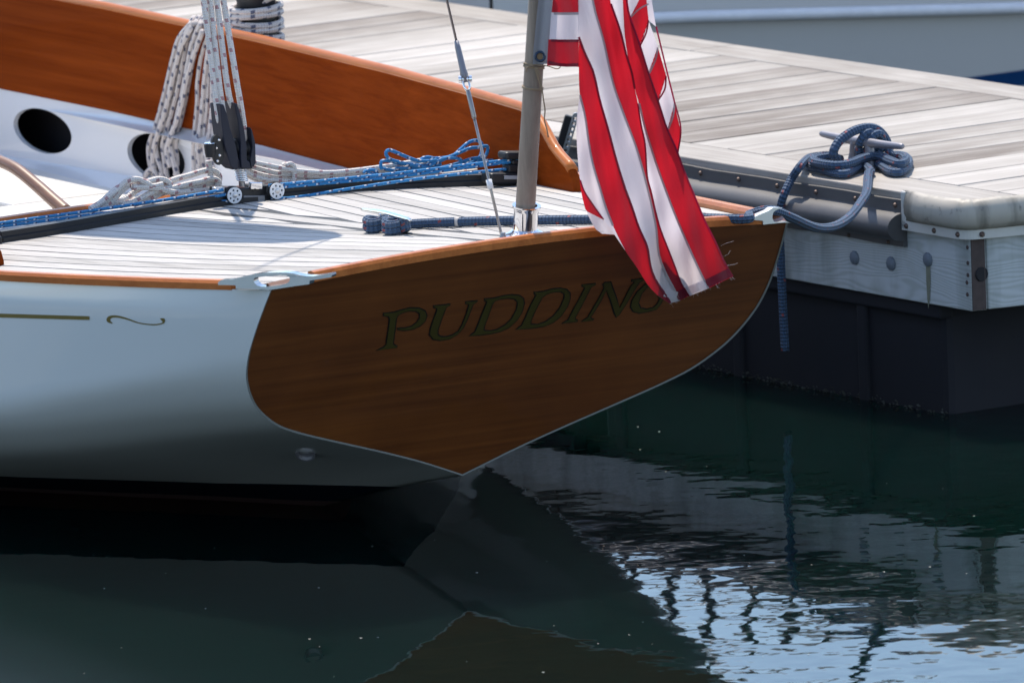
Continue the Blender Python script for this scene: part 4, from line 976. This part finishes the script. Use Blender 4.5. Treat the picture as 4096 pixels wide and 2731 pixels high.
def seam(L, wd, mat, back=0.0, name='seam'):
    A = rs(L, 40); t = np.gradient(A, axis=0); t /= np.linalg.norm(t, axis=1)[:, None]; nn_ = np.c_[-t[:, 1], t[:, 0]]
    V = []
    for p, q in zip(A, nn_): V += [fpt(*(p+q*wd), back, .003), fpt(*(p-q*wd), back, .003)]
    return mesh(name, V, [(2*i, 2*i+1, 2*i+3, 2*i+2) for i in range(39)], mat, flag, smooth=True)
L1 = [(375, -60), (400, 60), (440, 200), (485, 400), (540, 560), (600, 720), (650, 900), (680, 1030), (695, 1110), (700, 1180), (712, 1250), (745, 1330), (780, 1395), (805, 1452)]
W1l = [(315, -60), (318, 60), (320, 180), (350, 260), (390, 350), (420, 480), (460, 620), (500, 770), (540, 900), (580, 1010), (610, 1100), (650, 1190), (665, 1280), (690, 1350), (745, 1430), (762, 1462)]
R0l = [(321, 200), (320, 330), (325, 460), (350, 560), (370, 700), (390, 800), (420, 900), (450, 1000), (485, 1090), (545, 1210), (600, 1290), (650, 1370), (700, 1425), (755, 1462)]
W0l = [(324, 462), (314, 540), (309, 600), (311, 700), (318, 800), (327, 870), (350, 930), (400, 1005), (440, 1060), (490, 1130), (545, 1210)]
R1r = [(462, -60), (475, 20), (520, 150), (550, 270), (575, 350), (590, 430), (605, 500), (620, 600), (640, 700), (650, 850), (670, 930), (690, 1020), (715, 1110), (750, 1200), (785, 1290), (815, 1370), (852, 1428)]
W2r = [(612, 500), (640, 620), (690, 780), (740, 920), (790, 1050), (850, 1190), (900, 1300), (945, 1392)]
R2l = [(530, -60), (535, 60), (545, 200), (575, 370), (610, 500), (640, 620), (690, 780), (740, 920), (790, 1050), (850, 1190), (900, 1300), (945, 1392)]
R2r = [(548, -60), (560, 60), (615, 220), (655, 350), (700, 480), (745, 620), (790, 720), (830, 830), (880, 950), (930, 1070), (980, 1170), (1020, 1260), (1062, 1335)]
stripe('stripe', W1l, L1, M['white']); stripe('stripe', R0l, W1l[2:], M['red'])
stripe('stripe', W0l, R0l[2:10], M['white'])
stripe('stripe', L1, R1r, M['red'])
stripe('stripe', R1r[6:], W2r, M['white'], m=6)
stripe('stripe', [(462, -60), (475, 20), (520, 150), (550, 270), (575, 350), (592, 440)], [(530, -60), (535, 60), (545, 200), (565, 300), (578, 370), (594, 440)], M['white'], .004, n=20)
stripe('stripe', R2l, R2r, M['red'])
stripe('stripe', [(325, 868), (332, 930), (352, 1012), (362, 1022)], [(330, 872), (352, 935), (400, 1005), (442, 1062)], M['red'], .01, 10, 4)
stripe('stripe', [(352, 1010), (375, 1060), (402, 1105), (432, 1128)], [(358, 1012), (400, 1040), (440, 1058), (492, 1132)], M['white'], .012, 10, 4)
# sheet folded behind the right-hand edge
bk = .045
def backq(q, mat): return stripe('stripe', [q[0], q[1]], [q[2], q[3]], mat, bk, 12, 6)
for q, mat in((((540, -60), (568, 90), (625, -60), (612, 0)), 'white'), (((568, 85), (618, 225), (640, -60), (657, 100)), 'red'), (((612, 222), (658, 358), (656, 98), (702, 228)), 'white'),
              (((655, 355), (704, 488), (701, 226), (742, 368)), 'red'), (((700, 486), (752, 626), (741, 366), (782, 500)), 'white'), (((748, 622), (797, 748), (781, 498), (813, 640)), 'red')): backq(q, M[mat])
stripe('stripe', [(640, -60), (657, 100)], [(662, -60), (692, 130)], M['white'], bk, 8, 3); 
# hoist: band along the staff, three stripe ends between band and fold
QH = Zm(2050, 0, .287)
def hz(X, Y): u, v = QH(X, Y); return ((u-2050)/.829, v/.829)
for y0, y1, mat in((-140, 178, 'red'), (178, 552, 'white'), (552, 932, 'red')):
    stripe('stripe', [hz(560-y0*.11, y0), hz(560-y1*.085, y1-(14 if y1 > 900 else 0))], [hz(925, y0+2), hz(925, y1+4)], M[mat], 0, 14, 10)
seam([hz(575, 192), hz(750, 195), hz(920, 192)], 6.5, M['seamgrey']); seam([hz(535, 568), hz(750, 575), hz(920, 572)], 6.5, M['seamred']); seam([hz(498, 868), hz(620, 900), hz(760, 912), hz(920, 905)], 8, M['seamred'])
def stf_y(v): return staff0[1]+(staff1[1]-staff0[1])*(905-v)/905.0
def bpt_(X, Y): u, v = QH(X, Y); return py(u, v, stf_y(v)-.027)
bl = [(378, -140), (350, 100), (330, 300), (305, 560), (290, 740), (283, 900)]; brr = [(600, -140), (585, 100), (560, 300), (528, 560), (510, 740), (495, 890)]
A_, B_ = rs(bl, 20), rs(brr, 20); V = []
for p, q in zip(A_, B_):
    for j in range(5): x = p*(1-j/4)+q*j/4; V.append(bpt_(*x)+np.array([0, .004*math.sin(j*1.5), 0]))
mesh('hoist_band', V, [(i*5+j, i*5+j+1, (i+1)*5+j+1, (i+1)*5+j) for i in range(19) for j in range(4)], M['webbing'], flag, smooth=True)
gc = bpt_(385, 790); gx = np.array([1.0, 0, 0]); nrm = np.array([0, -1.0, 0])
tubes('grommet', [(np.array([gc+nrm*.002+gx*.0095*math.cos(x)+Z*.0095*math.sin(x) for x in np.linspace(0, 2*math.pi, 24, endpoint=False)]), .0028)], plain('dark brass grommet', (.03, .05, .09), .3, metal=.6), flag, 8, closed=True)
lathe('grommet_hole', gc+nrm*.0006, nrm, [(0, .008), (.001, .008)], plain('wood seen through grommet', (.22, .14, .07), .6), flag, 16)
for L, mat, wd in((L1, 'seamgrey', 5), (R0l[2:9], 'seamgrey', 5), (W2r, 'seamgrey', 5), (W1l[2:], 'seamred', 5.5), (R1r[1:6], 'seamred', 5), (R1r[6:], 'seamred', 4), (R2r, 'seamred', 4.5), (W0l[5:9], 'seamred', 3.5)): seam(L, wd, M[mat])
seam([(570, 85), (612, 45), (657, 20)], 4, M['seamgrey'], bk); seam([(660, 355), (690, 290), (701, 230)], 4.5, M['seamgrey'], bk-.002); seam([(752, 624), (775, 560), (782, 500)], 4.5, M['seamgrey'], bk-.002)
seam([(616, 222), (645, 160), (656, 100)], 4, M['seamred'], bk-.002); seam([(703, 486), (735, 430), (741, 368)], 4, M['seamred'], bk-.002); seam([(693, 130), (740, 325), (781, 490), (812, 620), (797, 745)], 4, M['seamred'], bk-.002)
# hem at the fly end, in the colour of each stripe
for (p, q), mat in((((745, 1432), (803, 1452)), 'white'), (((803, 1452), (852, 1428)), 'seamred'), (((852, 1428), (945, 1392)), 'white'), (((945, 1392), (1062, 1335)), 'seamred')):
    seam([(p[0]-10, p[1]-22), ((p[0]+q[0])/2-10, (p[1]+q[1])/2-22), (q[0]-10, q[1]-22)], 21, M[mat], 0, 'fly_hem')
fr = []
for i in range(34):
    t_ = random.random()
    if i < 30: p = np.array([760+300*t_, 1460-128*t_]); e = p+np.array([random.uniform(-6, 24), random.uniform(4, 24)])
    else: p = np.array([1000+40*t_, 1170+140*t_]); e = p+np.array([random.uniform(20, 70), random.uniform(-34, -4)])
    mid_ = (p+e)/2+np.random.uniform(-5, 5, 2); fr.append((np.array([fpt(*p), fpt(*mid_), fpt(*e)]),    .00018))
tubes('frayed_threads', fr, M['white'], flag, 4)

# ================================================================== navy dock line from deck cleat to dock cleat
dl = thing('dock_line', 'navy braided dock line from the deck cleat through the far chock to the dock cleat', 'rope', pd(1700, 900, .0))
RN = .0103
for k_, (u, v) in enumerate(((1505, 893), (1575, 903))):
    c = pd(u, v, .013); st_ = []
ctr = [pd(1510, 905, .012), pd(1585, 913, .012)]
wr = []
for c in ctr:
    for h in(-.001, .012): wr.append((np.array([c+hd*.021*math.cos(x)+np.cross(Z, hd)*.023*math.sin(x)+Z*(h+.003*math.sin(2*x)) for x in np.linspace(0, 2*math.pi, 26)]), RN*.92))
tubes('cleat_turns', wr, M['rope_navy'], dl, 12)
run = [pd(u, v, .0115) for u, v in((1560, 905), (1640, 897), (1760, 891), (1900, 886), (2100, 882), (2400, 878), (2750, 872), (2980, 876))]+[W(-.528, .55, .671), W(-.532, .60, .675)]
edge = pf(3478, 742, .012); edge[2] = ZD+.010; e0 = run[-1]
mids = []
for (u, v), f_ in zip(((3170, 872), (3215, 893), (3262, 910), (3310, 912), (3355, 898), (3400, 866), (3440, 815), (3466, 768)), (.06, .18, .32, .46, .6, .74, .86, .95)):
    y_ = e0[1]*(1-f_)+(edge[1]-.035)*f_; mids.append(py(u, v, y_))
QD = Zm(3200, 450, .287)
dk = [pz(*QD(X, Y), ZD+.011) for X, Y in((950, 870), (985, 830), (960, 790), (900, 740))]
run2 = run+mids+dk
tubes('main_run', [(cat(run2, 7), RN)], M['rope_navy'], dl, 14)
wt = pd(1832, 888, .0115); wdv = (pd(1850, 887, .0115)-pd(1815, 889, .0115)); wdv /= np.linalg.norm(wdv)
tubes('whipping', [(np.array([wt-wdv*.007, wt+wdv*.007]), RN*1.08)], plain('white whipping twine', (.5, .47, .44), .7), dl, 14)
def dz_(L, z): return [pz(*QD(X, Y), ZD+z) for X, Y in L]
c2 = dz_([(470, 640), (300, 615), (150, 640), (70, 690), (110, 745), (300, 790), (520, 850), (640, 850), (760, 790), (900, 715), (1050, 705), (1160, 760), (1270, 825), (1400, 830), (1500, 750), (1510, 660), (1430, 605), (1280, 600), (1150, 640)], .012)
c3 = dz_([(480, 610), (330, 625), (200, 650), (210, 690), (380, 725), (560, 735), (720, 700), (870, 640), (1010, 612), (1150, 620), (1260, 675), (1390, 715), (1470, 670), (1430, 620), (1330, 615)], .030)
tailz = [pz(*QD(X, Y), ZD+.014) for X, Y in((560, 650), (420, 605), (250, 612), (120, 640))]
tail = tailz+[pf(3205, 668, .004)+Z*.004, pf(3168, 712, .022), pf(3138, 775, .052), pf(3122, 830, .058), pf(3118, 920, .050), pf(3122, 1010, .04), pf(3128, 1150, .035), pf(3135, 1290, .034), pf(3141, 1405, .034)]
yc = cc[1]
arch = [py(*QD(X, Y), yc+k_) for (X, Y), k_ in zip(((520, 650), (470, 600), (475, 520), (540, 410), (660, 310), (800, 240), (950, 212), (1080, 245), (1175, 340), (1220, 440), (1238, 520), (1240, 610)), (-.03, -.045, -.05, -.04, -.025, -.01, 0, .01, .02, .02, .015, .0))]
hor = []
for X, Y in((925, 450), (1040, 470)):
    c = py(*QD(X, Y), yc-.0); e_ = np.cross(cd, Z); hor.append((np.array([c+e_*.021*math.cos(x)+Z*(.030*math.sin(x))+cd*.012*math.sin(x) for x in np.linspace(0, 2*math.pi*.98, 24)]), RN*.95))
diag = [py(*QD(X, Y), yc+k_) for (X, Y), k_ in zip(((770, 370), (840, 350), (930, 345), (1060, 520), (1150, 580)), (-.02, -.03, -.03, -.03, -.02))]
tubes('dock_turns', [(cat(c2, 5), RN), (cat(c3, 5), RN), (cat(arch, 6), RN*1.05)]+hor, M['rope_navy'], dl, 12)
tubes('hanging_tail', [(cat(tail, 6), RN*.95)], M['rope_navy'], dl, 12)

# ================================================================== motor boat in the next slip (stern and superstructure)
yb = thing('motor_boat', 'white motor boat moored beyond the dock, stern with grey rubbing strake', 'motorboat', D(-3.05, 3.4, 0), -HEAD)
def yp(a, b, z): return D(a, b, z)
YW, YG, YB = plain('white motor boat gelcoat', (.56, .54, .52), .35, coat=.2, var=.03, scale=3), plain('grey rubbing strake', (.74, .73, .76), .45), plain('blue boot stripe', (.006, .05, .16), .3)
bL, bR = 2.085, 5.2
def sternz(b): return float(np.interp(b, [bL, 2.58, 3.83, bR], [.41, .385, .28, .20]))
def ring_(a, z, inset=0.0):
    """plan outline of the hull at height z: stern corner to corner"""
    return None
V, F = [], []; zz = [-.3, .06, .105, .20, .30, .42, .60, .78]; bb = np.linspace(bL, bR, 14)
def aft_a(z): return float(np.interp(z, [-.3, .1, .3, .45, .8], [-3.16, -3.03, -3.0, -2.985, -3.0]))
for z in zz:
    for b in bb: V.append(yp(aft_a(z)-.05*((b-3.6)/1.6)**2, b+(.03 if z < .1 else 0)*(1 if b < 3 else -1), z))
nb = len(bb)
for i in range(len(zz)-1):
    for j in range(nb-1): F.append((i*nb+j, i*nb+j+1, (i+1)*nb+j+1, (i+1)*nb+j))
Ftr = [f for k, f in enumerate(F) if k//(nb-1) != 1]
mesh('transom', V, Ftr, YW, yb, smooth=True)
mesh('boot_stripe', V, [f for k, f in enumerate(F) if k//(nb-1) == 1], YB, yb)
for b, sg in((bL, -1), (bR, 1)):
    Vs, Fs = [], []
    for a_ in(-3.05, -5, -7.5, -9.5, -11):
        w_ = np.interp(a_, [-11, -9.5, -7.5, -5, -3.05], [1.55, .55, .12, 0, 0])
        for z in(-.3, .1, .45, .8): Vs.append(yp(a_, b-sg*w_*(1.1 if z < .2 else 1), z+(.3 if z > .7 and a_ < -8 else 0)))
    for i in range(4):
        for k in range(3): Fs.append((i*4+k, (i+1)*4+k, (i+1)*4+k+1, i*4+k+1))
    mesh('hull_side', Vs, Fs, YW, yb)
mesh('deck', [yp(-3.0, bL, .79), yp(-3.0, bR, .79), yp(-9.5, bR-.5, .8), yp(-9.5, bL+.5, .8)], [(0, 1, 2, 3)], YW, yb)
st_ = []
for b in np.linspace(bL, bR, 16): st_.append(yp(-2.975, b, sternz(b)+.0))
tubes('rubbing_strake', [(np.array(st_), .0165)], YG, yb, 12)
def ybox(name, a0, a1, b0, b1, z0, z1, mat, bev=.03):
    V, F = box_geo(D((a0+a1)/2, (b0+b1)/2, (z0+z1)/2), DA*(a1-a0)/2, DB*(b1-b0)/2, Z*(z1-z0)/2); return mesh(name, V, F, mat, yb, bevel=bev)
glass = plain('dark cabin glass', (.01, .012, .016), .08, coat=.5)
ybox('cabin', -6.6, -4.8, bL+.65, bL+1.55, .8, 1.2, YW, .05)
for i in range(2): ybox('window', -4.8, -4.788, bL+.75+.4*i, bL+1.05+.4*i, .95, 1.12, glass, .01)
for i in range(3): ybox('window', -6.4+i*.5, -6.0+i*.5, bL+.642, bL+.652, .95, 1.12, glass, .01)
for i in range(10): b_ = bL+.42+i*.13; tubes('stanchion', [(np.array([yp(-3.1, b_, .79), yp(-3.1, b_, 1.36)]), .014)], M['black'], yb, 8)
tubes('stern_rail', [(np.array([yp(-3.1, bL+.38, 1.37), yp(-3.1, bL+1.65, 1.37)]), .022)], YW, yb, 8)
tubes('stern_rail', [(np.array([yp(-3.1, bL+.38, 1.20), yp(-3.1, bL+1.65, 1.20)]), .012)], YW, yb, 8)
# small floating flecks
V, F = [], []
for i in range(60):
    u, v = random.uniform(300, 4000), random.uniform(1700, 2720); p = pz(u, v, .0012); r_ = random.uniform(.0006, .0016); n0_ = len(V)
    for x in range(5): V.append(p+np.array([r_*2*math.cos(x*1.257), r_*2*math.sin(x*1.257), 0]))
    F.append(tuple(range(n0_, n0_+5)))
o = mesh('floating_flecks', V, F, plain('pale fleck', (.4, .4, .36), .8), None, base=(0, 0, 0)); tag(o, 'tiny pale flecks floating on the dark water', 'debris', kind='stuff')
